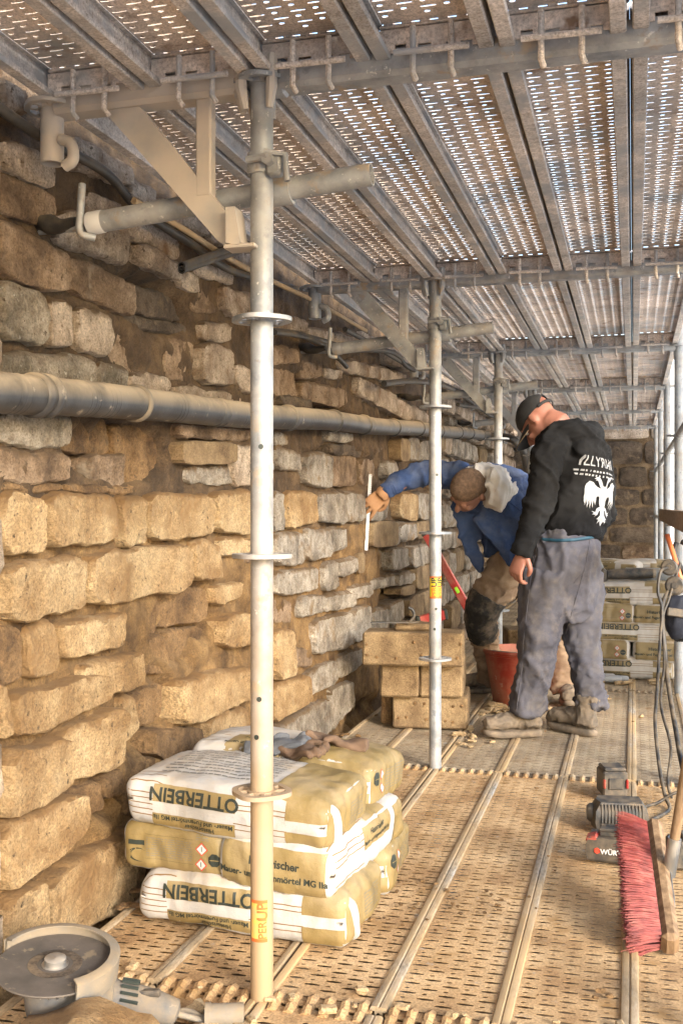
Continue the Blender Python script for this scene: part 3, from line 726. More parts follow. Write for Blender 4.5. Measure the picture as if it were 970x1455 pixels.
# ---- transoms under the decks (one per bay line and level)
def transom(name, y, z, x0, x1, m, label):
    t = thing(name, label, 'scaffold transom', ((x0 + x1) / 2, y, z), group='transoms carrying the decks')
    mb = MB()
    prof = [(-.024, .012), (-.030, .016), (-.030, -.026), (-.022, -.036), (.022, -.036), (.030, -.026), (.030, .016), (.024, .012), (.020, -.024), (-.020, -.024)]
    n = len(prof); vs = [Vector((x, y + a, z + b)) for x in (x0, x1) for a, b in prof]
    mb.add(vs, [(k, (k + 1) % n, n + (k + 1) % n, n + k) for k in range(n)] + [tuple(range(n)), tuple(range(n, 2 * n))[::-1]])
    obj('beam', mb, m, t, smooth=35, fix=True)
    for xe, sg in ((x0, -1), (x1, 1)):
        hb = MB()
        hb.box((xe + sg * .012, y, z - .004), (.05, .052, .075), bev=.012)
        hb.tube([(xe + sg * .03, y + .012, z + .045), (xe + sg * .03, y + .012, z - .085)], .007, 8)
        obj('wedge_head', hb, m, t, smooth=35)
    return t
words = ['at the foreground standard', 'at the standard beside the cut blocks', 'at the standard behind the bending worker', 'in the bay behind the workers', 'two bays past the workers', 'at the cross wall']
for i, y in enumerate(YS[1:]):
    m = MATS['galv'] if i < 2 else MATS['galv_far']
    transom('overhead_transom', y, ZT + .012, XP + .05, XO - .05, m, 'grey steel transom carrying the overhead planks ' + words[i])
    transom('floor_transom', y, -.088, XP + .05, XO - .05, m, 'steel transom under the floor planks ' + words[i])
transom('overhead_transom', YS[0], ZT + .012, XP + .05, XO - .05, MATS['galv'], 'grey steel transom carrying the overhead planks above the camera end')
transom('floor_transom', YS[0], -.088, XP + .05, XO - .05, MATS['galv'], 'steel transom under the floor planks at the camera end')

# ---- console brackets towards the wall
def bracket(y, z, m, label, full=True):
    t = thing('console_bracket', label, 'scaffold bracket', (XP, y, z), group='brackets towards the wall')
    mb = MB(); x0, x1 = XB + .02, XP - .03
    prof = [(-.024, .012), (-.030, .016), (-.030, -.026), (-.022, -.036), (.022, -.036), (.030, -.026), (.030, .016), (.024, .012), (.020, -.024), (-.020, -.024)]
    n = len(prof); zz = z + .012
    vs = [Vector((x, y + a, zz + b)) for x in (x0, x1) for a, b in prof]
    mb.add(vs, [(k, (k + 1) % n, n + (k + 1) % n, n + k) for k in range(n)] + [tuple(range(n)), tuple(range(n, 2 * n))[::-1]])
    obj('arm', mb, m, t, smooth=35, fix=True)
    col = MB().hollow((XB, y, z + .005), (XB, y, z - .125), TR * 1.08, TR * .86)
    obj('collar', col, m, t, smooth=50, fix=True)
    hk = MB().tube(smooth_pts([(XB + .028, y - .01, z - .075), (XB + .055, y - .012, z - .09), (XB + .06, y - .014, z - .125), (XB + .038, y - .012, z - .138)]), .013, 10)
    obj('hook', hk, m, t, smooth=50)
    ro = rosette_mesh(0); ro.v = [v + Vector((XB, y, z)) for v in ro.v]
    obj('rosette', ro, m, t, smooth=35)
    d0 = Vector((-1.085, y, z - .015)); d1 = Vector((XP - .055, y, z - .335))
    u = (d1 - d0).normalized(); v = Vector((-u.z, 0, u.x))
    L_ = (d1 - d0).length
    obj('diagonal', MB().prism([(-.03, -.034), (L_ - .03, -.026), (L_, -.018), (L_, .018), (L_ - .03, .026), (-.03, .034)], d0, u, v, .028), m, t, smooth=30)
    hv = z - .02; lo = z - .015 - (.885 - 1.085) * 0 - .205
    obj('upright', MB().box((-.885, y, (hv + z - .232) / 2), (.036, .030, abs(hv - (z - .232))), bev=.004), m, t, smooth=30)
    ft = MB().prism([(-.012, .0), (-.012, -.075), (.014, -.082), (.02, -.075), (.008, .0)], (XP - .052, y - .02, z - .268), (1, 0, 0), (0, 0, 1), .05)
    ft.box((XP - .035, y - .02, z - .350), (.07, .05, .008), bev=.002)
    obj('foot_plate', ft, m, t, smooth=30)
    hd = MB()
    for k in range(4):
        a = R(45 + 90 * k) if k else R(200); c = Vector((XP, y, z)) + Vector((math.cos(a), math.sin(a), 0)) * .048
        hd.tube([c + Vector((0, 0, .045)), c + Vector((0, 0, -.02)), c + Vector((math.cos(a) * -.01, math.sin(a) * -.01, -.062))], [.011, .013, .008], 8)
    obj('wedge', hd, m, t, smooth=40)
    return t
bl = ['tan dusty console bracket on the foreground standard', 'console bracket on the standard beside the cut blocks', 'console bracket on the standard behind the bending worker', 'console bracket in the bay behind the workers', 'console bracket two bays past the workers', 'console bracket by the cross wall']
for i, y in enumerate(YS[1:]): bracket(y, ZT, MATS['galv_sand' if i == 0 else ('galv' if i == 1 else 'galv_far')], bl[i])
# floor-level bracket arms
for i, y in enumerate(YS): transom('floor_transom', y, -.088, XB + .03, XP - .055, MATS['galv_sand'], 'steel bracket arm under the wall-side floor planks ' + (['at the camera end'] + words)[i])

# ---- wall ties: horizontal tube clamped to the standard
def wall_tie(y, z0, z1, x0, x1, m, label, first):
    t = thing('wall_tie', label, 'tie tube', (XP, y, z0), group='tie tubes between standards and wall')
    a = Vector((x0, y, z0)); b = Vector((x1, y, z1))
    obj('tube', MB().hollow(a, b, .0243, .0205, 24), m, t, smooth=50, fix=True)
    mid = a + (b - a) * ((XP - x0) / (x1 - x0)); dr = (b - a).normalized()
    c = MB(); c.hollow(mid - dr * .0 + Vector((.028, 0, 0)) - dr * .022, mid + Vector((.028, 0, 0)) + dr * .022, .031, .0235, 20)
    c.hollow((XP, YS_of(y), z0 + .055), (XP, YS_of(y), z0 + .10), .031, .0235, 20)
    c.box((XP + .036, YS_of(y) - .018, z0 + .07), (.035, .03, .05), bev=.006)
    c.tube([(XP + .02, YS_of(y) - .045, z0 + .09), (XP + .062, YS_of(y) - .03, z0 + .085), (XP + .066, YS_of(y) - .03, z0 + .03)], .007, 8)
    c.tube([(XP + .028, YS_of(y) - .05, z0 + .075), (XP + .028, YS_of(y) - .02, z0 + .075)], .013, 6)
    c.tube([(XP - .02, YS_of(y) - .035, z0 + .08), (XP + .03, YS_of(y) - .045, z0 + .08)], .008, 8)
    obj('coupler', c, m, t, smooth=40, fix=False)
    h = MB().tube(smooth_pts([(x0 - .01, y - .02, z0 + .085), (x0 - .012, y - .024, z0 + .02), (x0 - .015, y - .02, z0 - .025), (x0 + .012, y, z0 - .034)]), .0085, 10)
    h.tube([(x0 - .22, y + .06, z0 + .01), (x0 - .01, y - .005, z0 - .01)], .009, 8)
    obj('anchor_hook', h, m, t, smooth=50)
    obj('anchor_wrap', MB().tube(smooth_pts([(x0 - .21, y + .055, z0 + .008), (x0 - .15, y + .03, z0 + .02), (x0 - .09, y + .015, z0 + .004), (x0 - .035, y, z0 + .006)], 4), [.016, .02, .022, .02, .016, .02, .024, .022, .018, .016, .015, .014, .012], 10), MATS['cable'], t, smooth=50)
    obj('end_cap', MB().lathe([(.0245, -.004), (.0262, 0), (.0262, .03), (.0245, .034)], a, dr, 20), MATS['print_white'] if first else m, t, smooth=50)
    return t
def YS_of(y): return min(YS, key=lambda k: abs(k - y))
tl = ['thick galvanised tie tube clamped across the foreground standard', 'galvanised tie tube clamped to the standard beside the cut blocks', 'tie tube clamped to the standard behind the bending worker', 'tie tube in the bay behind the workers', 'tie tube two bays past the workers', 'tie tube by the cross wall']
for i, y in enumerate(YS[1:]):
    wall_tie(y + (.052 if i else -.0), 1.695, 1.755, -1.19, -.535, MATS['galv' if i < 2 else 'galv_far'], tl[i], i == 0) if i else wall_tie(y + .052, 1.69, 1.745, -1.19, -.53, MATS['galv'], tl[0], True)

# ---- guard rails, ledgers and board on the outer side
def rail(name, a, b, r, m, label, group=None):
    t = obj(name, MB().tube([a, b], r, 14), m, None, smooth=50); return tag(t, label, 'guard rail', group)
for i in range(0, 6):
    ya, yb = YS[i] + .03, YS[i + 1] - .03
    for z, nm in ((.44, 'lower'), (.94, 'upper'), (1.44, 'top')):
        if i == 2 and z == .94: pass
        rail('guard_rail', (XO + .0, ya, z + .0), (XO, yb, z), .019, MATS['galv_far'], '%s galvanised guard rail tube in outer bay %s' % (nm, ['at the camera end', 'beside the foreground bags', 'beside the standing worker', 'beside the far mortar bags', 'past the far mortar bags', 'at the cross wall'][i]), 'outer guard rails')
tag(obj('guard_board', MB().box((XO - .045, 5.3, .985), (.028, 5.5, .085), bev=.004), MATS['wood_board'], smooth=30), 'weathered wooden guard board fixed inside the outer standards', 'board')
# white sheeting hung outside the outer standards
vsx = []; fsx = []; ny, nz_ = 150, 24
for j in range(nz_ + 1):
    for i in range(ny + 1):
        y = 5.2 + 7.6 * i / ny; z = -.34 + 2.9 * j / nz_
        x = .40 + .035 * math.sin(y * 6.3 + .6 * math.sin(z * 2)) + .03 * noise.noise(Vector((y * 3, z * 1.2, 4)))
        vsx.append((x, y, z))
for j in range(nz_):
    for i in range(ny):
        a = j * (ny + 1) + i; fsx.append((a, a + 1, a + ny + 2, a + ny + 1))
tag(obj('scaffold_sheeting', MB().add(vsx, fsx), MATS['sheeting'], smooth=180), 'bright white sheeting hung outside the outer standards', 'sheeting')

# ---- black drain pipe along the wall
t = thing('drain_pipe', 'long black corrugated drain pipe running along the stone wall', 'pipe', (-1.262, 1.0, 1.23))
def pz(y): return 1.284 + (y - 1.945) * .0545
def ppt(y): return Vector((-1.262 + .006 * math.sin(y * 2.1), y, pz(y) + .004 * math.sin(y * 3.3)))
pts = [ppt(1.0 + .1 * k) for k in range(92)]
obj('pipe', MB().tube(pts, .0435, 28), MATS['black_pipe'], t, smooth=60)
for y, wd in ((2.02, .03), (2.06, .025), (2.50, .018), (3.02, .016), (3.06, .012), (3.72, .03), (4.35, .02), (4.9, .03), (5.55, .02), (6.2, .03), (6.85, .03), (7.7, .03), (8.3, .03), (8.9, .03)):
    obj('joint_ring', MB().tube([ppt(y - wd / 2), ppt(y - wd / 2 + .004), ppt(y + wd / 2 - .004), ppt(y + wd / 2)], [.0437, .0505 if wd > .017 else .047, .0505 if wd > .017 else .047, .0437], 28, cap=False), MATS['guard_metal' if y == 2.5 else 'black_pipe'], t, smooth=60)
for y0 in (1.9, 2.2, 2.3, 2.7, 3.2, 3.9):
    for k in range(3): obj('corrugation', MB().tube([ppt(y0 + k * .022 - .004), ppt(y0 + k * .022), ppt(y0 + k * .022 + .004)], [.0434, .0446, .0434], 28, cap=False), MATS['black_pipe'], t, smooth=60)
# ---- cables along the top of the wall
def cable(name, pts, r, m, label, cat='cable', group=None, n=10):
    return tag(obj(name, MB().tube(smooth_pts(pts, 8), r, n), MATS[m], smooth=60), label, cat, group)
def cx(px, py, X): return onx(px, py, X)
cable('cable', [cx(-20, 140, -1.29), cx(60, 195, -1.29), cx(150, 245, -1.29), cx(200, 300, -1.285), cx(270, 345, -1.285), cx(330, 385, -1.285), cx(420, 410, -1.285)], .0125, 'cable', 'thick dark conduit slung along the wall above the tie tube', group='dark cables on the wall')
cable('cable', [cx(190, 285, -1.27), cx(260, 325, -1.27), cx(330, 370, -1.27), cx(392, 402, -1.27), cx(450, 430, -1.27), cx(520, 470, -1.27)], .009, 'rail_worn', 'thin brown dusty conduit parallel to the thick dark one', 'cable')
tb = thing('tube_stub', 'short black plastic tube ends sticking out under the conduits', 'tube', cx(300, 370, -1.26))
for dy in (0, 9): obj('tube', MB().hollow(cx(258, 378 + dy * .6, -1.20), cx(352, 345 + dy * .8, -1.27), .011, .008, 14), MATS['cable'], tb, smooth=50, fix=True)
cable('cable', [cx(386, 470, -1.25), cx(420, 474, -1.25), cx(450, 482, -1.25), cx(500, 495, -1.26), cx(560, 500, -1.27)], .012, 'cable', 'black cable drooping below the second tie tube to the right', group='dark cables on the wall')
cable('cable', [cx(390, 472, -1.24), cx(430, 478, -1.24), cx(462, 492, -1.24), cx(480, 508, -1.24), cx(492, 521, -1.24)], .011, 'cable', 'black cable end curling down under the second tie tube', group='dark cables on the wall')
cable('cable', [cx(486, 498, -1.25), cx(540, 497, -1.25), cx(565, 505, -1.25), cx(580, 522, -1.25), cx(620, 540, -1.25)], .013, 'cable', 'black cable pair loop beside the second bracket', group='dark cables on the wall')
cable('cable', [cx(490, 468, -1.26), cx(530, 490, -1.26), cx(580, 520, -1.26), cx(640, 550, -1.26), cx(690, 575, -1.26)], .012, 'cable', 'black cable running up over the second tie tube', group='dark cables on the wall')
cable('cable', [cx(545, 545, -1.2), cx(590, 542, -1.2), cx(640, 552, -1.2), cx(690, 585, -1.2), cx(730, 600, -1.2)], .016, 'cable', 'dark cable bundle behind the second standard', group='dark cables on the wall')
cable('cable', [cx(650, 575, -1.18), cx(680, 580, -1.18), cx(700, 592, -1.18), cx(735, 600, -1.18)], .014, 'cable', 'dark cable tangle near the third standard', group='dark cables on the wall')
cable('black_hose', [cx(694, 620, -1.24), cx(715, 621, -1.12), cx(730, 626, -1.0), cx(742, 640, -.98), cx(748, 668, -1.0)], .035, 'cable', 'black hose bending down at the end of the drain pipe', 'hose')
# ------------------------------------------------------------------ small helpers for soft shapes
def remesh(mb, vox, smooth=6, name='m'):
    me = mb.mesh(name); fixn(me)
    o = bpy.data.objects.new('tmp', me); COL.objects.link(o)
    r = o.modifiers.new('r', 'REMESH'); r.mode = 'VOXEL'; r.voxel_size = vox
    if smooth:
        sm = o.modifiers.new('s', 'SMOOTH'); sm.factor = .5; sm.iterations = smooth
    dg = bpy.context.evaluated_depsgraph_get(); dg.update()
    m2 = bpy.data.meshes.new_from_object(o.evaluated_get(dg))
    bpy.data.objects.remove(o); bpy.data.meshes.remove(me)
    out = MB(); out.v = [v.co.copy() for v in m2.vertices]; out.f = [tuple(p.vertices) for p in m2.polygons]
    bpy.data.meshes.remove(m2); return out
def bvh(mb): return BVHTree.FromPolygons([tuple(v) for v in mb.v], mb.f)
def rectgrid(x0, x1, y0, y1, st=.014):
    nx = max(1, int(abs(x1 - x0) / st)); ny = max(1, int(abs(y1 - y0) / st)); vs = []; fs = []
    for j in range(ny + 1):
        for i in range(nx + 1): vs.append((x0 + (x1 - x0) * i / nx, y0 + (y1 - y0) * j / ny, 0))
    for j in range(ny):
        for i in range(nx):
            a = j * (nx + 1) + i; fs.append((a, a + 1, a + nx + 2, a + nx + 1))
    return MB().add(vs, fs)
def project(mb, tree, o, u, v, off=.0012, rot=0, n=None, far=.25):
    "lay a flat mesh (x, y) on a surface, looking along -n from frame o, u, v"
    o = Vector(o); u = Vector(u).normalized(); v = Vector(v).normalized(); n = u.cross(v) if n is None else Vector(n)
    ca, sa = math.cos(rot), math.sin(rot); out = MB(); ok = []
    for p in mb.v:
        a = p.x * ca - p.y * sa; b = p.x * sa + p.y * ca
        w_ = o + u * a + v * b
        h = tree.ray_cast(w_ + n * far, -n, far * 2)
        ok.append(h[0] is not None); out.v.append((h[0] if h[0] is not None else w_) + n * off)
    out.f = [f for f in mb.f if all(ok[i] for i in f)]
    return out
def rot2(mb, a):
    ca, sa = math.cos(a), math.sin(a); mb.v = [Vector((p.x * ca - p.y * sa, p.x * sa + p.y * ca, 0)) for p in mb.v]; return mb
def shift2(mb, dx, dy): mb.v = [p + Vector((dx, dy, 0)) for p in mb.v]; return mb

# ------------------------------------------------------------------ mortar bags
def poly_mb(pts, st=.02):
    bm = bmesh.new(); vs_ = [bm.verts.new((x, y, 0)) for x, y in pts]; bm.faces.new(vs_); bmesh.ops.triangulate(bm, faces=bm.faces[:])
    for _ in range(3):
        es = [e for e in bm.edges if e.calc_length() > st]
        if es: bmesh.ops.subdivide_edges(bm, edges=es, cuts=1); bmesh.ops.triangulate(bm, faces=bm.faces[:])
    bm.verts.index_update(); mb = MB().add([v.co.copy() for v in bm.verts], [tuple(v.index for v in f.verts) for f in bm.faces]); bm.free(); return mb
BL, BWD, BH = .55, .30, .124
def bag_mb(seed, L=BL, W=BWD, H=BH, lump=1.0):
    nx, ny, nz_ = 52, 34, 12; hx, hy, hz = L / 2, W / 2, H / 2; r = hz * .5
    mb = MB(); off = Vector((seed * 13.7, seed * 5.1, 0))
    def pt(x, y, z):
        # rounded box with pinched corners, a swelling belly and creases
        c = Vector((max(-hx + r, min(hx - r, x)), max(-hy + r, min(hy - r, y)), max(-hz + r, min(hz - r, z))))
        d = Vector((x, y, z)) - c
        p = c + (d.normalized() * r if d.length > 1e-9 else d)
        u, v_ = p.x / hx, p.y / hy
        k = (1 - u ** 4) * (1 - v_ ** 4)
        sg = 1 if p.z > 0 else -.35
        p = p + Vector((0, 0, sg * .012 * k - .010 * sg * abs(u * v_) ** 2))
        e = .55 + .45 * max(abs(u), abs(v_)) ** 3
        q = p * 9 + off
        p += d.normalized() * lump * e * (.0055 * noise.noise(q) + .0075 * (.35 - abs(noise.noise(Vector((q.x * 2.2, q.y * 2.2, q.z * 1.2))))) + .003 * (.3 - abs(noise.noise(Vector((q.x * 6, q.y * 6, q.z * 2)))))) if d.length > 1e-9 else Vector()
        p.z += lump * (.006 * noise.noise(Vector((p.x * 5, p.y * 5, seed))))
        return p
    def face(fn, a, b):
        vs = [pt(*fn(-1 + 2 * i / a, -1 + 2 * j / b)) for j in range(b + 1) for i in range(a + 1)]
        fs = [(j * (a + 1) + i, j * (a + 1) + i + 1, (j + 1) * (a + 1) + i + 1, (j + 1) * (a + 1) + i) for j in range(b) for i in range(a)]
        mb.add(vs, fs)
    face(lambda s, t: (s * hx, t * hy, hz), nx, ny); face(lambda s, t: (s * hx, -t * hy, -hz), nx, ny)
    face(lambda s, t: (s * hx, -hy, t * hz), nx, nz_); face(lambda s, t: (-s * hx, hy, t * hz), nx, nz_)
    face(lambda s, t: (hx, s * hy, t * hz), ny, nz_); face(lambda s, t: (-hx, -s * hy, t * hz), ny, nz_)
    me = mb.mesh('b'); bm = bmesh.new(); bm.from_mesh(me); bmesh.ops.remove_doubles(bm, verts=bm.verts[:], dist=.0004)
    bmesh.ops.recalc_face_normals(bm, faces=bm.faces[:])
    bm.verts.index_update(); out = MB(); out.v = [v.co.copy() for v in bm.verts]; out.f = [tuple(v.index for v in f.verts) for f in bm.faces]
    bm.free(); bpy.data.meshes.remove(me); return out
X_, Y_, Z_ = Vector((1, 0, 0)), Vector((0, 1, 0)), Vector((0, 0, 1))
def make_bag(seed, label, prints, far=False):
    t = thing('mortar_bag', label, 'bag'); b = bag_mb(seed, lump=1.25)
    WH = MATS['white_bag_far' if far else 'white_bag']; GO = MATS['gold_far' if far else 'gold_print']
    obj('sack', b, WH, t, smooth=180, local=True); tr = bvh(b)
    def pj(nm, mb, o, u, v, m, off, rot=0):
        r_ = project(mb, tr, o, u, v, off, rot)
        if r_.f: obj(nm, r_, m, t, smooth=180, local=True)
    FR = {'front': ((0, -BWD / 2, 0), X_, Z_), 'back': ((0, BWD / 2, 0), -X_, Z_), 'right': ((BL / 2, 0, 0), Y_, Z_), 'left': ((-BL / 2, 0, 0), -Y_, Z_), 'top': ((0, 0, BH / 2), X_, Y_)}
    for p in prints:
        o, u, v = FR[p[1] if len(p) > 1 else 'front']
        if p[0] == 'rect': pj('printed_panel', rectgrid(p[2], p[3], p[4], p[5], .007), o, u, v, GO if p[6] == 'gold' else MATS[p[6]], .0016 if len(p) < 8 else p[7] + .001)
        elif p[0] == 'text':        # face, string, size, x, y, rot, bold
            mb = shift2(rot2(text_mb(p[2], p[3], bold=p[7] if len(p) > 7 else 0), p[6]), p[4], p[5])
            pj('lettering', mb, o, u, v, MATS[p[8] if len(p) > 8 else 'ink'], .0026)
        elif p[0] == 'lines':       # brown lines along u: list of y, x0, x1
            mb = MB()
            for y in p[2]:
                g = rectgrid(p[3], p[4], y - .0012, y + .0012, .014); mb.add(g.v, g.f)
            pj('stripe', mb, o, u, v, MATS['ink_brown'], .0013)
        elif p[0] == 'small':       # block of tiny print as thin rows: x0, x1, y0, y1, rows
            mb = MB(); rr = random.Random(seed)
            for k in range(p[6]):
                y = p[4] + (p[5] - p[4]) * (k + .5) / p[6]; x = p[2]; hh = (p[5] - p[4]) / p[6] * .13
                while x < p[3]:
                    wd = rr.uniform(.006, .02); g = rectgrid(x, min(x + wd, p[3]), y - hh, y + hh, .02); mb.add(g.v, g.f); x += wd + .003
            pj('small_print', mb, o, u, v, MATS['ink_pale'], .0022)
        elif p[0] == 'diamond':
            x, y, s_ = p[2:5]
            for m, q_, of in (('print_red', s_, .0024), ('print_white', s_ * .78, .0030), ('ink', s_ * .22, .0036)):
                g = rot2(rectgrid(-q_ * .7, q_ * .7, -q_ * .7, q_ * .7, .004), R(45)) if m != 'ink' else rectgrid(-q_ * .3, q_ * .3, -q_ * 1.4, q_ * 1.8, .004)
                pj('hazard_sign', shift2(g, x, y), o, u, v, MATS[m], of)
        elif p[0] == 'octagon':
            x, y, s_ = p[2:5]; n = 8
            g = poly_mb([(s_ * math.cos(R(22.5 + 45 * k)), s_ * math.sin(R(22.5 + 45 * k))) for k in range(n)], .006)
            pj('seal', shift2(g, x, y), o, u, v, MATS['ink'], .0028)
            pj('seal_line', shift2(rectgrid(-s_ * .7, s_ * .7, -.001, .001, .005), x, y), o, u, v, GO, .0034)
        elif p[0] == 'swoosh':
            x, y, s_ = p[2:5]; vs = []; n = 16
            for k in range(n + 1):
                a = R(40 + 260 * k / n); wd = s_ * .28 * math.sin(math.pi * k / n) + .0004
                for rr in (s_ - wd, s_): vs.append((x + rr * math.cos(a) * 1.5, y + rr * math.sin(a), 0))
            pj('logo', MB().add(vs, [(2 * k, 2 * k + 1, 2 * k + 3, 2 * k + 2) for k in range(n)]), o, u, v, MATS['ink'], .0017)
        elif p[0] == 'fold':        # folded valve flap at the end corner
            f = remesh(MB().tube([(BL / 2 - .012, -BWD / 2 + .02 + k * .012, .030 - .012 * k + .02 * math.sin(k)) for k in range(8)], [.012, .02, .023, .024, .022, .02, .016, .01], 10), .005, 3)
            obj('folded_flap', f, WH, t, smooth=180, local=True)
    return t
HIS1, HIS2 = 'Historischer', 'Mauer- und Fugenmörtel MG IIa'
P = math.pi
side = [('lines', 'front', [.028, .014, 0.0, -.014, -.028], -.262, -.19), ('lines', 'front', [.030, .018, -.016, -.030], .03, .17), ('lines', 'top', [-.14, -.12, -.10], -.26, -.17),
        ('rect', 'front', -.19, .035, .008, .050, 'gold'), ('text', 'front', 'OTTERBEIN', .047, -.078, .028, P, .0012),
        ('rect', 'front', -.19, .035, -.052, -.020, 'gold'), ('text', 'front', HIS2, .0165, -.078, -.029, P, .0003), ('text', 'front', HIS1, .0165, -.060, -.043, P, .0003),
        ('rect', 'front', .165, .268, .012, .058, 'gold'), ('rect', 'front', .165, .268, -.058, -.016, 'gold'),
        ('small', 'top', -.20, .10, -.10, .12, 11), ('rect', 'top', .12, .27, -.145, .145, 'gold'), ('rect', 'right', -.14, .14, -.05, .055, 'gold'), ('small', 'right', -.02, .09, -.03, .03, 7), ('fold',)]
endg = [('rect', 'left', -.138, .138, -.055, .057, 'gold'), ('lines', 'front', [.03, .0, -.03], -.24, .24), ('lines', 'top', [-.13, -.1, -.07, -.04, -.01, .02, .05, .08, .11], -.26, .05),
        ('swoosh', 'left', -.100, -.022, .018), ('rect', 'left', -.125, -.08, .004, .016, 'ink', .0016), ('small', 'left', -.075, .055, -.022, .028, 9), ('rect', 'left', -.078, .058, .033, .0335, 'ink', .0016), ('rect', 'left', -.078, .058, -.028, -.0275, 'ink', .0016),
        ('diamond', 'left', .082, .012, .017), ('diamond', 'left', .080, -.026, .017), ('octagon', 'left', .116, -.012, .017), ('small', 'left', .065, .10, .032, .048, 3)]
endh = [('rect', 'left', -.135, .135, -.054, .050, 'gold'), ('text', 'left', HIS1, .026, .005, .012, 0, .0008), ('text', 'left', HIS2, .0215, .0, -.020, 0, .0006),
        ('lines', 'top', [-.13, -.1, -.075, -.05, -.025, .0, .025, .05, .075, .1, .13], -.255, -.03), ('lines', 'front', [.045, .03, .015, -.03, -.045], -.25, -.06), ('rect', 'top', -.02, .12, -.14, .0, 'gold'), ('text', 'top', 'kg', .06, .05, -.06, -P / 2, .001),
        ('rect', 'front', -.06, .13, .0, .055, 'gold'), ('text', 'front', HIS1, .02, .03, .036, 0, .0004), ('text', 'front', HIS2, .0135, .03, .015, 0, .0003), ('rect', 'front', .17, .268, -.055, .05, 'gold'),
        ('lines', 'back', [.03, .01, -.01, -.03], -.25, .25)]
rear = [('rect', 'top', -.17, .02, -.16, -.04, 'gold'), ('text', 'top', HIS1, .022, -.075, -.085, 0, .0006), ('text', 'top', HIS2, .0155, -.075, -.125, 0, .0004), ('lines', 'top', [-.12, -.09, -.06, -.03, 0, .03, .06, .09], -.262, -.19),
        ('lines', 'front', [.03, .01, -.01, -.03], -.25, -.05), ('rect', 'front', .06, .268, .016, .056, 'gold'), ('rect', 'front', .06, .268, -.056, -.014, 'gold'), ('text', 'front', '11:41', .022, .10, .001, 0, .0002), ('rect', 'top', .06, .27, -.145, .145, 'gold'),
        ('rect', 'right', -.14, .14, -.055, .055, 'gold'), ('octagon', 'right', -.115, .02, .019), ('diamond', 'right', -.07, .024, .015), ('diamond', 'right', -.07, -.012, .015), ('small', 'right', -.03, .12, -.03, .03, 8)]
def put(t, x, y, z, rz, rx=0, ry=0): t.location = (x, y, z); t.rotation_euler = (R(rx), R(ry), R(rz)); return t
GB = 'mortar bags stacked in front'
z0 = .012 + BH / 2; dz = .112
bA = put(make_bag(1, 'bottom white and gold mortar bag, printed side towards the near post', side), -.905, 2.485, z0, -3); bA['group'] = GB
bA2 = put(make_bag(2, 'bottom mortar bag mostly hidden behind the front bottom bag', rear), -.90, 2.82, z0, 2); bA2['group'] = GB
bB = put(make_bag(3, 'gold ended mortar bag with red hazard diamonds, middle layer by the wall', endg), -1.08, 2.645, z0 + dz, 86, 0, 1); bB['group'] = GB
bC = put(make_bag(4, 'mortar bag with gold lettered end, middle layer away from the wall', endh), -.795, 2.60, z0 + dz, 84, 2, 0); bC['group'] = GB
bD = put(make_bag(5, 'white mortar bag with upside-down printed side on top of the front stack', side), -.945, 2.49, z0 + 2 * dz + .006, -4, 2, 2.5); bD['group'] = GB
bE = put(make_bag(6, 'white and gold mortar bag at the rear top with gloves on it', rear), -.93, 2.85, z0 + 2 * dz + .004, -5, -2, 3); bE['group'] = GB
# far stack: alternate layers
GF = 'mortar bags stacked by the far standards'
def relabel(t, l, g): t['label'] = l; t['group'] = g; return t
FX, FY = -.035, 6.62
sideF = [p for p in side if p[0] != 'small']
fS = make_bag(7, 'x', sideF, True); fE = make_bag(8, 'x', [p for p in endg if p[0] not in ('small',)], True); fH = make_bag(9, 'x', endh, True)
rnd = random.Random(4)
words5 = ['bottom', 'second', 'third', 'fourth', 'top']
use = {}
for k in range(5):
    z = z0 + k * .110
    if k % 2 == 0:
        t = fS if k == 0 else copy_tree(fS)
        put(t, FX + rnd.uniform(-.015, .02), FY, z, rnd.uniform(-5, 5) , 0, rnd.uniform(-2, 2)); relabel(t, 'white banded mortar bag lying crosswise, %s layer of the far stack' % words5[k], GF)
        t2 = copy_tree(fE); put(t2, FX + .0, FY + .34, z, rnd.uniform(-2, 2)); relabel(t2, 'mortar bag behind the crosswise one, %s layer of the far stack' % words5[k], GF)
    else:
        t = fE if k == 1 else copy_tree(fE)
        put(t, FX - .115, FY + .11, z, 91 + rnd.uniform(-7, 6)); relabel(t, 'gold ended mortar bag towards the workers, %s layer of the far stack' % words5[k], GF)
        t = fH if k == 1 else copy_tree(fH)
        put(t, FX + .20, FY + .10, z, 87 + rnd.uniform(-6, 7)); relabel(t, 'gold ended mortar bag towards the outer rail, %s layer of the far stack' % words5[k], GF)
for k in range(2):
    t = copy_tree(fH); put(t, FX - .05 + .12 * k, FY + .5, z0 + .110 * 5 + .0, 4 if k else -20); t.location.x += .22 * k - .1
    t.location.y += .02 * k; relabel(t, ['pale mortar bag on the back of the far stack under the tools', 'pale mortar bag on the back of the far stack beside the outer rail'][k], GF)
for k in range(5):
    t = copy_tree(fS); put(t, FX + .06, FY + .72, z0 + k * .110, rnd.uniform(-3, 3)); relabel(t, 'white mortar bag in the hidden rear column, %s layer' % words5[k], GF)

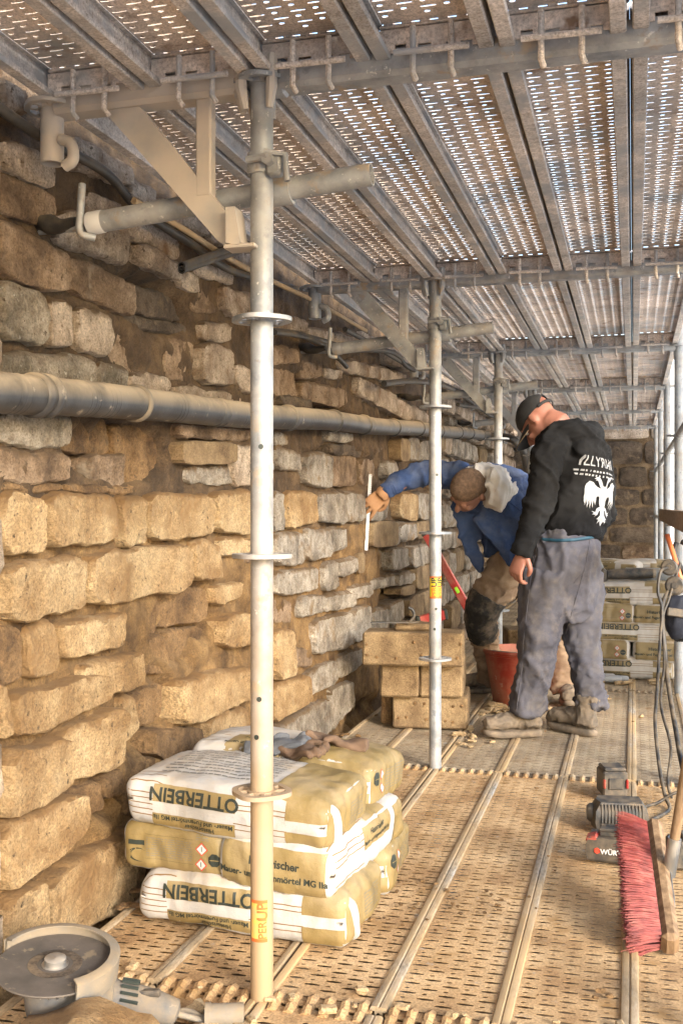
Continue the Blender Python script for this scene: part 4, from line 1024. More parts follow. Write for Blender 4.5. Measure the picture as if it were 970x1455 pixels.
# ------------------------------------------------------------------ gloves on the bags
def glove(name, m, label, o, rz, cuff):
    mb = MB(); 
    mb.loft([[Vector((x, y_ * w_, .012 + z_ * h_)) for (y_, z_) in [(math.cos(a), math.sin(a)) for a in [2 * P * k / 12 for k in range(12)]]] for x, w_, h_ in ((-.12, .052, .022), (-.06, .045, .02), (0, .048, .017), (.05, .046, .016), (.06, .03, .012))])
    for k, (y0, L_, bend) in enumerate(((-.034, .062, .1), (-.011, .078, .35), (.012, .075, .2), (.034, .06, .5))):
        mb.tube(smooth_pts([(.03, y0, .012), (.06 + L_ * .35, y0 * 1.15, .020), (.06 + L_ * .75, y0 * 1.25, .018 + .02 * bend), (.06 + L_, y0 * 1.3, .010)], 4), .0125, 8)
    mb.tube(smooth_pts([(-.02, .03, .014), (.01, .065, .02), (.045, .085, .022)], 4), .013, 8)
    r_ = remesh(mb, .006, 4)
    r_.v = [v + Vector((0, 0, .010 * noise.noise(v * 18) + .006 * math.sin(v.x * 40 + v.y * 30))) for v in r_.v]
    t = obj(name, r_, MATS[m], smooth=180); t.location = o; t.scale = (.72, .72, .9); t.rotation_euler = (R(6), R(-8), R(rz)); return tag(t, label, 'glove', 'gloves on the mortar bags')
glove('work_glove', 'glove_grey', 'dark grey work glove crumpled on the rear mortar bag', (-.95, 2.72, .368), 12, 0)
glove('work_glove', 'glove_brown', 'brown leather work glove lying on the front top bag', (-.87, 2.69, .366), -35, 0)
t = glove('work_glove', 'glove_brown', 'brown leather glove cuff lying behind the grey glove', (-.80, 2.80, .372), 185, 0)

# ------------------------------------------------------------------ cut blocks beside the second standard
def block(label, px0, px1, yb, z0_, h, depth, rz, D, m='stone_new', pocks=True, seed=0, name='cut_block'):
    c0 = at(px0, 720, D); c1 = at(px1, 720, D); wd = (c1 - c0).length; mid = (c0 + c1) / 2
    u = Vector((math.cos(rz), math.sin(rz), 0)); v = Vector((-math.sin(rz), math.cos(rz), 0))
    loc = Vector((mid.x, mid.y, z0_)) + v * depth / 2
    t = thing(name, label, 'stone block', loc, rz, 'cut stone blocks')
    nx, ny, nz_ = 14, 6, 6; mb = MB()
    bx = MB().box((0, 0, h / 2), (wd, depth, h), bev=.009)
    me = bx.mesh('t'); bm = bmesh.new(); bm.from_mesh(me); bmesh.ops.subdivide_edges(bm, edges=bm.edges[:], cuts=5, use_grid_fill=True); bm.verts.index_update()
    for w_ in bm.verts: w_.co += Vector((noise.noise(w_.co * 14 + Vector((seed, 0, 0))), noise.noise(w_.co * 14 + Vector((seed, 9, 0))), noise.noise(w_.co * 14 + Vector((seed, 0, 9))) * (1 if w_.co.z > .01 else 0))) * .0055
    mb.v = [w_.co.copy() for w_ in bm.verts]; mb.f = [tuple(x.index for x in f.verts) for f in bm.faces]; bm.free()
    obj('block', mb, MATS[m], t, smooth=30, local=True)
    if pocks:
        rr = random.Random(seed + 5); pk = MB()
        n = int(wd / .04)
        for row in ((.30, .70) if seed in (5, 1) else ()):
            for k in range(n):
                if rr.random() < .45: continue
                xx = -wd / 2 + (k + .5) * wd / n + rr.uniform(-.01, .01); zz = h * row + rr.uniform(-.012, .012)
                pk.lathe([(.0001, .0015), (.006, .0010), (.008, -.004)], (xx, -depth / 2 - .0030, zz), (rr.uniform(-.3, .3), -1, rr.uniform(-.3, .3)), 8)
        for k in range(3): pk.lathe([(.0001, .0015), (.006, .001), (.008, -.001)], (wd / 2 + .0004, -depth / 2 + (k + .5) * depth / 3, h * .5 + rr.uniform(-.02, .02)), (1, 0, 0), 8)
        tag(obj('pock_marks', pk, MATS['stone_dull'], t, smooth=180, local=True), kind='stuff')
    return t
BZ = YAW - R(9)
block('lowest cut sandstone block in the stack beside the second standard', 557, 664, 0, .012, .152, .30, BZ, 4.82, seed=1)
block('dark weathered cut block beside the lowest one, towards the wall', 541, 557, 0, .012, .150, .24, BZ, 4.93, m='stone_dull', pocks=False, seed=2)
block('middle layer cut block on the wall side of the stack', 540, 594, 0, .166, .150, .26, BZ, 4.78, pocks=False, seed=3)
block('middle layer cut block on the walkway side of the stack', 596, 657, 0, .166, .152, .40, BZ, 4.78, seed=4)
block('long pock-marked cut block on top of the stack', 514, 657, 0, .322, .150, .20, BZ, 4.70, seed=5)
block('pale thin cut slab lying on the back of the block stack', 560, 625, 0, .474, .03, .14, BZ, 4.76, pocks=False, seed=6)
block('cut block lying beside the third standard, past the bucket', 722, 745, 0, .012, .2, .3, YAW, 7.0, pocks=False, seed=7)
# clamp hook and flat iron lying on the stack
t = thing('hook_tool', 'rusty iron hook with flat handle on top of the block stack', 'tool', at(575, 893, 4.76))
obj('flat', MB().prism([(-.11, -.012), (.10, -.006), (.11, .008), (-.1, .016)], at(560, 893, 4.745) + Vector((0, 0, .028)), RV, FV, .006), MATS['cable'], t, smooth=30)
obj('hook', MB().tube(smooth_pts([at(582, 893, 4.74) + Vector((0, 0, .03)), at(588, 885, 4.74) + Vector((0, 0, .03)), at(586, 876, 4.74) + Vector((0, 0, .03)), at(580, 873, 4.74) + Vector((0, 0, .03))], 4), .007, 8), MATS['cable'], t, smooth=50)
# spirit levels
def level(label, a, b, name='spirit_level', vial=.55):
    a = Vector(a); b = Vector(b); u = (b - a).normalized(); L_ = (b - a).length; v = Vector((0, 1, .2)); v = (v - u * v.dot(u)).normalized(); w_ = u.cross(v)
    t = thing(name, label, 'spirit level', min((a, b), key=lambda q: q.z), group='red spirit levels')
    rot = Matrix((u, v, w_)).transposed()
    obj('bar', MB().box((a + b) / 2, (L_, .024, .052), rot, .004), MATS['red_paint'], t, smooth=30)
    obj('vial', MB().box(a + u * L_ * vial, (.05, .027, .03), rot, .006), MATS['green_vial'], t, smooth=30)
    for e, s_ in ((a, 1), (b, -1)): obj('end_cap', MB().box(e + u * s_ * .008, (.02, .028, .056), rot, .004), MATS['ink'], t, smooth=30)
    return t
level('long red spirit level leaning against the wall behind the second standard', onx(604, 757, -1.27), Vector(onz(715, 962)) + Vector((0, 0, .03)), vial=.42)
level('short red spirit level lying behind the block stack', at(592, 884, 5.15), at(634, 872, 5.2))
# bucket
bc = onz(737, 985); bc = at(736, 990, 5.50); bc.z = .012
t = thing('bucket', 'scuffed red mixing bucket behind the standing worker', 'bucket', bc)
n = 40
sh = MB().lathe([(.001, .006), (.125, .006), (.13, .0), (.134, .004), (.150, .10), (.163, .18), (.176, .25), (.180, .252), (.183, .262), (.187, .264), (.190, .272), (.186, .282), (.178, .282), (.172, .262), (.146, .10), (.128, .012), (.001, .012)], bc, n=n)
obj('shell', sh, MATS['red_plastic'], t, smooth=40)
obj('mortar', MB().lathe([(.001, .232), (.08, .228), (.168, .225)], bc, n=n), MATS['chip'], t, smooth=60)
obj('handle', MB().tube([bc + Vector((-.17 + .34 * k / 16, -.18 * math.sin(P * k / 16) * .9 , .268 + .012 * math.sin(P * k / 16))) for k in range(17)], .0045, 8), MATS['silver'], t, smooth=60)
for s_ in (-1, 1): obj('lug', MB().lathe([(.001, .02), (.016, .018), (.018, 0)], bc + Vector((s_ * .176, 0, .262)), (s_, 0, 0), 14), MATS['red_plastic'], t, smooth=40)
# stack of little chips / flat stones on the floor
def chips(name, label, spots, seed, m='chip'):
    rr = random.Random(seed); mb = MB()
    for (c, spread, n, s0, s1) in spots:
        for k in range(n):
            p = Vector((c[0] + rr.gauss(0, spread[0]), c[1] + rr.gauss(0, spread[1]), 0)); s_ = rr.uniform(s0, s1)
            rt = Matrix.Rotation(rr.uniform(0, 6), 3, 'Z') @ Matrix.Rotation(rr.uniform(-.3, .3), 3, 'X')
            sz = (s_ * rr.uniform(.8, 1.8), s_ * rr.uniform(.6, 1.1), s_ * rr.uniform(.25, .6))
            b = MB().box((0, 0, 0), sz, rt, s_ * .18)
            mb.add([v + Vector((rr.uniform(-1, 1), rr.uniform(-1, 1), rr.uniform(-.6, .6))) * s_ * .13 + Vector((p.x, p.y, .008 + sz[2] * .42)) for v in b.v], b.f)
    return tag(obj(name, mb, MATS[m], smooth=25), label, 'chips', kind='stuff')
jp = [((XB + .1 + .13 * k, 2.073 + .02 * math.sin(k * 5)), (.06, .03), 2, .006, .03) for k in range(9)] + [((-1.0, 1.98), (.12, .05), 9, .02, .05), ((-.86, 1.93), (.06, .05), 6, .02, .06), ((-.7, 1.95), (.08, .05), 4, .01, .04)]
chips('stone_chips', 'loose stone chips and dust along the plank joint in front', jp, 1)
chips('stone_chips', 'flat stone chips scattered round the bucket and the block stack', [((onz(705, 1012).x, onz(705, 1012).y), (.05, .09), 26, .02, .055), ((onz(672, 1050).x, onz(672, 1050).y), (.05, .12), 18, .012, .04), ((bc.x + .12, bc.y - .2), (.09, .03), 9, .02, .05),
      ((onz(850, 1010).x, onz(850, 1010).y), (.2, .3), 9, .01, .035), ((onz(870, 970).x, onz(870, 970).y), (.12, .08), 14, .02, .06)], 2)
chips('soil_crumbs', 'brown soil crumbs dropped on the walkway planks', [((onz(600, 1262).x, onz(600, 1262).y), (.05, .03), 16, .004, .014), ((onz(680, 1290).x, onz(680, 1290).y), (.06, .05), 14, .004, .012), ((onz(560, 1300).x, onz(560, 1300).y), (.08, .06), 10, .004, .012),
      ((onz(470, 1050).x, onz(470, 1050).y), (.05, .15), 16, .01, .03), ((-.2, 3.4), (.3, .8), 40, .003, .011), ((onz(850, 1420).x, onz(850, 1420).y), (.01, .01), 3, .012, .02), ((-1.25, 3.3), (.02, .6), 30, .012, .035)], 3, 'stone_dull')
# ------------------------------------------------------------------ people
def ells(mb, rows, axis=None, n=20):
    "rows: (centre, half width along axis, half width across); a closed lofted limb"
    cs = [Vector(r[0]) for r in rows]; rings = []
    for i, (c, a, b) in enumerate(rows):
        tg = (cs[min(i + 1, len(cs) - 1)] - cs[max(i - 1, 0)]).normalized()
        u = Vector(axis if axis is not None else RV); u = (u - tg * u.dot(tg)).normalized(); v = tg.cross(u)
        rings.append([cs[i] + u * math.cos(2 * P * k / n) * a + v * math.sin(2 * P * k / n) * b for k in range(n)])
    return mb.loft(rings)
def ball(mb, c, r, rot=None, n=14):
    c = Vector(c); r = (r, r, r) if not isinstance(r, tuple) else r; vs = []; fs = []
    m = n // 2
    for j in range(m + 1):
        t = P * j / m
        for k in range(n):
            p = Vector((math.sin(t) * math.cos(2 * P * k / n) * r[0], math.sin(t) * math.sin(2 * P * k / n) * r[1], math.cos(t) * r[2]))
            vs.append(c + (rot @ p if rot is not None else p))
    for j in range(m):
        for k in range(n): fs.append((j * n + k, (j + 1) * n + k, (j + 1) * n + (k + 1) % n, j * n + (k + 1) % n))
    me = bpy.data.meshes.new('b'); me.from_pydata([tuple(v) for v in vs], [], fs); bm = bmesh.new(); bm.from_mesh(me); bmesh.ops.remove_doubles(bm, verts=bm.verts[:], dist=1e-6)
    bm.verts.index_update(); mb.add([v.co.copy() for v in bm.verts], [tuple(v.index for v in f.verts) for f in bm.faces]); bm.free(); bpy.data.meshes.remove(me); return mb
def normals(mb):
    me = mb.mesh('n'); ns = [v.normal.copy() for v in me.vertices]; bpy.data.meshes.remove(me); return ns
def wrinkle(mb, amp, freq, stretch=(1, 1, 1), seed=0, where=None):
    ns = normals(mb); st = Vector(stretch)
    for i, v in enumerate(mb.v):
        p = Vector((v.x * st.x, v.y * st.y, v.z * st.z)) * freq + Vector((seed, seed * 2.3, 0))
        p = p + noise.noise_vector(p * .6) * .9
        k = (1 - min(1, abs(noise.noise(p)) * 2.6)) ** 2.2 * 1.5 - .35 + .35 * noise.noise(p * 2.3)
        mb.v[i] = v + ns[i] * amp * k * (1 if where is None else where(v))
    return mb
def frame(x, y):
    "orthonormal matrix from approximate right (x) and forward (y)"
    y = Vector(y).normalized(); x = Vector(x); x = (x - y * x.dot(y)).normalized(); z = x.cross(y)
    return Matrix((x, y, z)).transposed()
def head_mb(mb, c, rot, s=1.0):
    c = Vector(c); n = 24
    rows = [(-.118, .070, .035, .022), (-.108, .084, .0, .038), (-.09, .090, -.030, .050), (-.065, .090, -.058, .060), (-.035, .087, -.078, .066), (0, .084, -.092, .071), (.03, .090, -.098, .0755), (.06, .086, -.098, .0755), (.085, .070, -.086, .066), (.105, .045, -.062, .048), (.116, .012, -.03, .022)]
    rings = []
    for z, f, b, hw in rows:
        cy = (f + b) / 2; hy = (f - b) / 2
        rings.append([c + rot @ (Vector((hw * math.cos(2 * P * k / n) * (1 - .12 * max(0, math.sin(2 * P * k / n))), cy + hy * math.sin(2 * P * k / n), z)) * s) for k in range(n)])
    mb.loft(rings)
    g = lambda x, y, z: c + rot @ (Vector((x, y, z)) * s)
    mb.tube([g(0, .078, .018), g(0, .098, -.008), g(0, .110, -.034), g(0, .092, -.046)], [.008 * s, .011 * s, .016 * s, .012 * s], 10)
    for sx in (-1, 1):
        ball(mb, g(sx * .030, .078, .020), (.024 * s, .014 * s, .010 * s), rot)       # brow
        ball(mb, g(sx * .036, .068, -.035), (.022 * s, .018 * s, .018 * s), rot)      # cheek
        er = rot @ Matrix.Rotation(sx * R(-22), 3, 'Z')
        ball(mb, g(sx * .080, -.012, -.004), (.007 * s, .017 * s, .029 * s), er)      # ear
        ball(mb, g(sx * .074, -.004, -.012), (.010 * s, .010 * s, .018 * s), er)
    ball(mb, g(0, .088, -.066), (.024 * s, .011 * s, .008 * s), rot); ball(mb, g(0, .086, -.078), (.020 * s, .011 * s, .008 * s), rot)
    return g
def hand_mb(o, fwd, pn, curl=.5, mirror=1, s=1.0, spread=.0, r0=.0095, vox=.0042):
    "hand with palm and five fingers; fwd: towards the fingers, pn: out of the palm; thumb on mirror side"
    rot = frame(Vector(fwd).cross(Vector(pn)) * -1, fwd)          # x side, y fwd, z = back/palm axis
    pn = Vector(pn); pn = (pn - Vector(fwd).normalized() * pn.dot(Vector(fwd).normalized())).normalized()
    fw = Vector(fwd).normalized(); sd = fw.cross(pn).normalized() * mirror; o = Vector(o); mb = MB()
    g = lambda a, b, c: o + (fw * a + sd * b + pn * c) * s
    rings = []
    for a, hw, th in ((-.03, .024, .019), (0, .027, .018), (.03, .038, .016), (.06, .042, .0145), (.085, .041, .012), (.094, .034, .009)):
        rings.append([g(a, hw * math.cos(2 * P * k / 14), th * math.sin(2 * P * k / 14)) for k in range(14)])
    mb.loft(rings)
    for k, (b, L_, cu) in enumerate(((.031, .072, .9), (.0105, .080, 1.0), (-.0105, .075, 1.1), (-.031, .060, 1.25))):
        seg = [.46, .30, .24]; a, c, ang = .080, 0.0, 0.0; pts = [g(.062, b * .95, 0), g(a, b, 0)]; bb = b
        for q_ in seg:
            ang += curl * cu * (.75 if q_ == .46 else .95)
            a += L_ * q_ * math.cos(ang); c += L_ * q_ * math.sin(ang); bb += spread * b * q_ * 2; pts.append(g(a, bb, c))
        rr = r0 * s * (1 - .1 * (k == 3)); mb.tube(smooth_pts(pts, 3), [rr * (1.08 - .035 * i * 12 / (len(pts) * 3)) for i in range((len(pts) - 1) * 3 + 1)], 10); ball(mb, pts[-1], rr * .84, n=10)
    th = [g(.004, .022, .003), g(.030, .046, .012), g(.056, .056, .024), g(.078, .055 - .012 * curl, .034)]
    mb.tube(smooth_pts(th, 3), [.0145 * s, .014 * s, .0135 * s, .0125 * s, .012 * s, .0115 * s, .0115 * s, .011 * s, .0105 * s, .0095 * s], 10); ball(mb, th[-1], .0095 * s, n=10)
    return remesh(mb, vox, 3)
def boot(t, heel, fwd, m='boot', L_=.27, shaft=.16):
    fw = Vector(fwd).normalized(); sd = Vector((fw.y, -fw.x, 0)); heel = Vector(heel); mb = MB()
    g = lambda a, b, c: heel + fw * a * L_ / .29 + sd * b + Vector((0, 0, c))
    rings = []
    for a, hw, h in ((.0, .022, .06), (.02, .036, .085), (.07, .042, .095), (.12, .043, .092), (.17, .047, .080), (.22, .049, .072), (.26, .045, .064), (.283, .030, .050)):
        rings.append([g(a, hw * math.cos(2 * P * k / 16), .028 + h / 2 + h / 2 * math.sin(2 * P * k / 16) * (1.0 if math.sin(2 * P * k / 16) > 0 else .9)) for k in range(16)])
    mb.loft(rings); ells(mb, [(g(.060, 0, .05), .048, .05), (g(.058, 0, .09), .045, .05), (g(.052, 0, shaft), .046, .05), (g(.050, 0, shaft + .02), .043, .046)], sd)
    mb.tube([g(.005, -.03, shaft), g(.0, 0, shaft + .004), g(.005, .03, shaft)], .012, 8)
    u = wrinkle(remesh(mb, .006, 3), .0045, 24)
    obj('boot_upper', u, MATS[m], t, smooth=180)
    sl = []
    for z, e in ((.0, -.006), (.006, -.001), (.020, .0), (.027, -.006)):
        ring = []
        for k in range(28):
            a_ = 2 * P * k / 28; x = .143 + .148 * math.cos(a_); hw = (.046 + .010 * math.cos(a_ - .0) if math.cos(a_) > 0 else .042 - .004 * math.cos(a_))
            y = math.sin(a_); y = math.copysign(abs(y) ** .7, y) * (hw + e)
            zz = z + (.010 * max(0, (x - .22) / .07) if True else 0)
            ring.append(g(x + e * math.cos(a_), y, zz))
        sl.append(ring)
    obj('boot_sole', MB().loft(sl), MATS['boot'], t, smooth=50, fix=True)

# ================= standing worker, back to the camera
DA = 4.74
def A(px, py, d=0.0): return at(px, py, DA + d)
fA = (RV * -.75 + FV * .66).normalized(); lA = (RV * -.66 - FV * .75).normalized(); ZZ = Vector((0, 0, 1))
base = A(790, 720); base.z = .01
w2 = thing('person', 'person in black hooded sweatshirt, cap and grey work trousers standing with back turned', 'person', base, 0)
hc = A(766, 598, .06)
fd = (fA * math.cos(R(50)) - ZZ * math.sin(R(50))); hr = frame(-lA, fd)
body = MB()
gh = head_mb(body, hc, hr, .98)
nb = A(800, 622, 0)
ells(body, [(gh(0, -.030, -.05), .060, .062), (gh(0, -.045, -.085), .062, .062), (nb + ZZ * .02, .068, .066), (nb - ZZ * .04, .09, .08)], lA)
ells(body, [(A(806, 640, 0), .11, .09), (A(812, 690, 0), .11, .09), (A(810, 750, 0), .12, .09), (A(800, 800, 0), .13, .09)], lA)      # inside the clothes
for pts in ([A(776, 650, -.15), A(764, 715, -.17), A(741, 785, -.2)], [A(855, 655, .14), A(856, 720, .16), A(826, 745, .27)]): body.tube(smooth_pts(pts, 4), .038, 10)
for pts in ([A(780, 800, -.06), A(766, 905, -.07), A(748, 1005, -.05)], [A(825, 800, .06), A(830, 905, .06), A(836, 1005, 0)]): body.tube(smooth_pts(pts, 4), .045, 10)
bmb = remesh(body, .0065, 4)
hL = hand_mb(A(741, 787, -.20), A(731, 815, -.20) - A(741, 787, -.20) , (RV * .75 + FV * .5), .75, 1, 1.0)
hR = hand_mb(A(826, 745, .27), fA * .8 - ZZ * .3, -ZZ * .5 - fA * .2, .5, 1, 1.0)
bmb.add(hL.v, hL.f); bmb.add(hR.v, hR.f)
obj('body', bmb, MATS['skin_red'], w2, smooth=180)
for sx in (-1, 1):
    e = MB(); ball(e, gh(sx * .031, .076, .003), .011); obj('eye', e, MATS['print_white'], w2, smooth=180)
    e = MB(); ball(e, gh(sx * .031, .0845, .002), .0045); obj('iris', e, MATS['ink'], w2, smooth=180)
# cropped hair at the back of the head
# trousers
tr = MB()
ells(tr, [(A(806, 752), .132, .135), (A(805, 775), .143, .15), (A(800, 805), .160, .155), (A(798, 835), .166, .15), (A(797, 862), .15, .135), (A(798, 882), .10, .10)], RV)
ells(tr, [(A(778, 815, -.05), .115, .12), (A(772, 850, -.06), .108, .115), (A(768, 880, -.07), .098, .105), (A(765, 911, -.08), .087, .098), (A(762, 948, -.08), .080, .088), (A(752, 980, -.06), .072, .080), (A(748, 1003, -.05), .078, .082), (A(747, 1016, -.05), .072, .078)], RV)
ells(tr, [(A(822, 815, .05), .115, .12), (A(825, 850, .06), .100, .11), (A(826, 880, .06), .092, .10), (A(827, 911, .06), .084, .095), (A(832, 948, .05), .074, .086), (A(836, 980, .03), .070, .078), (A(838, 998, .01), .076, .08), (A(840, 1009, .0), .070, .076)], RV)
tm = remesh(tr, .010, 5)
def wh(v): return .45 + .75 * max(0, min(1, (.75 - v.z) / .5))
tm = wrinkle(wrinkle(wrinkle(tm, .010, 7, (1.5, 1.5, .55), 3), .009, 9, (.9, .9, 1.6), 7, lambda v: max(0, min(1, (.50 - v.z) / .3)) * .9 + .12), .004, 19, (1, 1, 1.3), 8)
to = obj('trousers', tm, MATS['grey_cloth'], w2, smooth=180)
# seams, pocket and belt as sub-parts
tb_ = bvh(tm)
def onsurf(tree, px, py, off=.002):
    c = Vector((0, 0, CAMZ)); d = (at(px, py, 1.0) - c).normalized(); h = tree.ray_cast(c, d)
    return h[0] - d * off if h[0] is not None else None
def line_on(tree, pix, off=.001):
    pts = [onsurf(tree, x, y, off) for x, y in pix]; return [p for p in pts if p is not None]
def dense(pl, n=6):
    out = []
    for i in range(len(pl) - 1):
        for k in range(n): out.append((pl[i][0] + (pl[i + 1][0] - pl[i][0]) * k / n, pl[i][1] + (pl[i + 1][1] - pl[i][1]) * k / n))
    return out + [pl[-1]]
for pl in ([(838, 765), (832, 800), (818, 850), (802, 905)], [(757, 790), (750, 850), (744, 900), (740, 960), (733, 1010)], [(752, 815), (760, 790), (764, 768)], [(815, 828), (830, 812)]):
    q_ = line_on(tb_, dense(pl))
    if len(q_) > 3: obj('seam', MB().tube(q_, .0022, 6), MATS['grey_cloth'], to, smooth=180)
q_ = line_on(tb_, dense([(768, 766), (790, 768), (815, 767), (836, 764), (850, 762)], 8), .004)
if len(q_) > 3: obj('belt', MB().tube(q_, .007, 8, sq=.5), MATS['belt_blue'], to, smooth=180)
# hoodie
hd = MB()
ells(hd, [(A(812, 762), .140, .135), (A(813, 752), .152, .15), (A(816, 735), .155, .152), (A(820, 710), .146, .15), (A(819, 680), .150, .15), (A(814, 655), .158, .148), (A(806, 635), .150, .128), (A(800, 620), .118, .10), (A(794, 610), .080, .078)], RV)
ells(hd, [(A(786, 632, -.09), .075, .08), (A(778, 648, -.14), .074, .08), (A(773, 675, -.16), .070, .078), (A(767, 705, -.17), .066, .074), (A(759, 735, -.18), .062, .068), (A(750, 760, -.19), .056, .06), (A(743, 779, -.2), .044, .048), (A(740, 788, -.2), .042, .046)], RV)
ells(hd, [(A(838, 636, .09), .075, .08), (A(850, 655, .13), .066, .08), (A(857, 690, .14), .056, .075), (A(858, 730, .15), .052, .07), (A(842, 742, .22), .05, .055), (A(826, 745, .27), .042, .045)], RV)
# hood lying on the shoulders
bk = -fA
hpts = [nb + lA * .085 + fA * .07 - ZZ * .035, nb + lA * .098 - fA * .01 + ZZ * .01, nb + lA * .07 - fA * .085 + ZZ * .025, nb - fA * .125 + ZZ * .005, nb - lA * .075 - fA * .085 + ZZ * .015, nb - lA * .098 + fA * .0 - ZZ * .0, nb - lA * .08 + fA * .07 - ZZ * .04]
sp_ = smooth_pts(hpts, 5); hd.tube(sp_, [.034 + .022 * math.sin(P * i / (len(sp_) - 1)) for i in range(len(sp_))], 12, sq=1.15)
ball(hd, nb - fA * .128 - ZZ * .055, (.105, .066, .085), frame(lA, fA))
hm = remesh(hd, .0085, 4)
hm = wrinkle(wrinkle(hm, .009, 6, (1, 1, 1.3), 5), .004, 16, (1, 1, 1.6), 2)
ho = obj('hooded_sweatshirt', hm, MATS['black_cloth'], w2, smooth=180)
# print on the back
ht = bvh(hm)
bn = (RV * .55 - FV * .835).normalized(); uu = ZZ.cross(bn).normalized()
o1 = A(846, 659, -.1); o1 = o1
lt = text_mb('ILLYRIAN', .060, bold=.0003); lt.v = [Vector((v.x * .86, v.y * 1.05, 0)) for v in lt.v]
r_ = project(lt, ht, o1, uu, ZZ, .0085, R(-7), n=bn, far=.5)
if r_.f: obj('lettering', r_, MATS['cloth_print'], ho, smooth=180)
sm_ = MB(); rr = random.Random(2)
for row in range(2):
    x = -.115
    while x < .12:
        g_ = rectgrid(x, x + rr.uniform(.006, .012), -.045 - row * .018, -.037 - row * .018); sm_.add(g_.v, g_.f); x += .017
r_ = project(sm_, ht, o1, uu, ZZ, .0085, R(-7), n=bn, far=.5)
if r_.f: tag(obj('small_print', r_, MATS['cloth_print'], ho, smooth=180), kind='stuff')
eag = MB()
half = [[(0, .06), (.018, .055), (.022, .02), (.02, -.03), (.012, -.06), (0, -.065)],                                   # body
        [(.006, .05), (.016, .085), (.022, .098), (.032, .108), (.046, .105), (.056, .096), (.044, .095), (.052, .088), (.038, .088), (.03, .075), (.022, .05)],  # neck, head, beak
        [(.015, .045), (.04, .055), (.06, .078), (.078, .085), (.094, .07), (.1, .04), (.1, .0), (.098, -.045), (.09, -.01), (.087, -.055), (.078, -.012), (.074, -.06), (.066, -.012), (.06, -.055), (.054, -.008), (.046, -.04), (.042, .0), (.03, .01), (.018, .0)],  # wing
        [(.012, -.045), (.035, -.055), (.048, -.075), (.066, -.07), (.056, -.08), (.068, -.088), (.052, -.088), (.054, -.1), (.042, -.088), (.03, -.072), (.012, -.06)],  # leg
        [(0, -.05), (.012, -.055), (.02, -.09), (.034, -.11), (.022, -.112), (.026, -.135), (.012, -.12), (.0, -.145)]]  # tail
for pl in half:
    for sx in (-1, 1):
        pp = [(sx * x, y) for x, y in pl]; pp = pp if sx > 0 else pp[::-1]
        m_ = poly_mb(pp); eag.add(m_.v, m_.f)
eag.v = [v * .86 for v in eag.v]; o2 = A(847, 708, -.1)
r_ = project(eag, ht, o2, uu, ZZ, .0075, R(-4), n=bn, far=.5)
if r_.f: tag(obj('eagle_print', r_, MATS['cloth_print'], ho, smooth=180), 'white double-headed eagle printed on the back')
# cap
cp = MB(); n = 28
rows = [(.018, .100, -.104, .083), (.03, .101, -.105, .084), (.06, .098, -.105, .084), (.085, .083, -.094, .075), (.105, .058, -.072, .058), (.118, .03, -.045, .036), (.124, .005, -.015, .012)]
rings = []
for z, f, b, hw in rows:
    cy = (f + b) / 2; hy = (f - b) / 2; ring = []
    for k in range(n):
        a_ = 2 * P * k / n; zz = z
        if z < .05:                                            # opening over the strap at the back
            bkk = max(0, -math.sin(a_) - .72) / .28; zz = z + bkk * .042 * (1 if z < .05 else 0)
        ring.append(gh(hw * math.cos(a_) * (1 - .08 * max(0, math.sin(a_))), cy + hy * math.sin(a_), zz))
    rings.append(ring)
cp.loft(rings, cap=False)
co = obj('cap', cp, MATS['cap_cloth'], w2, smooth=60, fix=True)
br = MB(); vs_ = []; fs_ = []; nb_, na = 18, 7
for th_ in (0, 1):
    for j in range(na + 1):
        for i in range(nb_ + 1):
            a_ = R(12 + 156 * i / nb_); e = j / na
            x0, y0 = .083 * math.cos(a_), .0 + .1 * math.sin(a_) * .98
            x = x0 * (1 + .02 * e); y = y0 + e * .082 * math.sin(a_) ** .8
            vs_.append(gh(x, y, .024 - .022 * e - .024 * (abs(x) / .08) ** 2 - .003 * th_))
w_ = nb_ + 1
for j in range(na):
    for i in range(nb_):
        a_ = j * w_ + i; fs_.append((a_, a_ + 1, a_ + w_ + 1, a_ + w_)); b_ = (na + 1) * w_ + a_; fs_.append((b_ + w_, b_ + w_ + 1, b_ + 1, b_))
for i in range(nb_): a_ = na * w_ + i; b_ = a_ + (na + 1) * w_; fs_.append((a_, a_ + 1, b_ + 1, b_))
obj('brim', br.add(vs_, fs_), MATS['cap_cloth'], co, smooth=50, fix=True)
edge = [vs_[na * w_ + i] for i in range(nb_ + 1)]
obj('brim_piping', MB().tube(edge, .0022, 6), MATS['mortar'], co, smooth=180)
e = MB(); ball(e, gh(0, -.005, .125), (.010, .010, .006), hr); obj('button', e, MATS['cap_cloth'], co, smooth=180)
st_ = [gh(.080 * math.cos(R(a_)), -.005 + .103 * math.sin(R(a_)), .018) for a_ in range(215, 326, 6)]
obj('strap', MB().tube(st_, .007, 8, sq=.5), MATS['cap_cloth'], co, smooth=180)
# boots
hl = A(768, 720, -.04); hl.z = .009; boot(w2, hl, RV * -.97 - FV * .12)
hl = A(845, 720, -.06); hl.z = .009; boot(w2, hl, RV * -.62 + FV * .78)

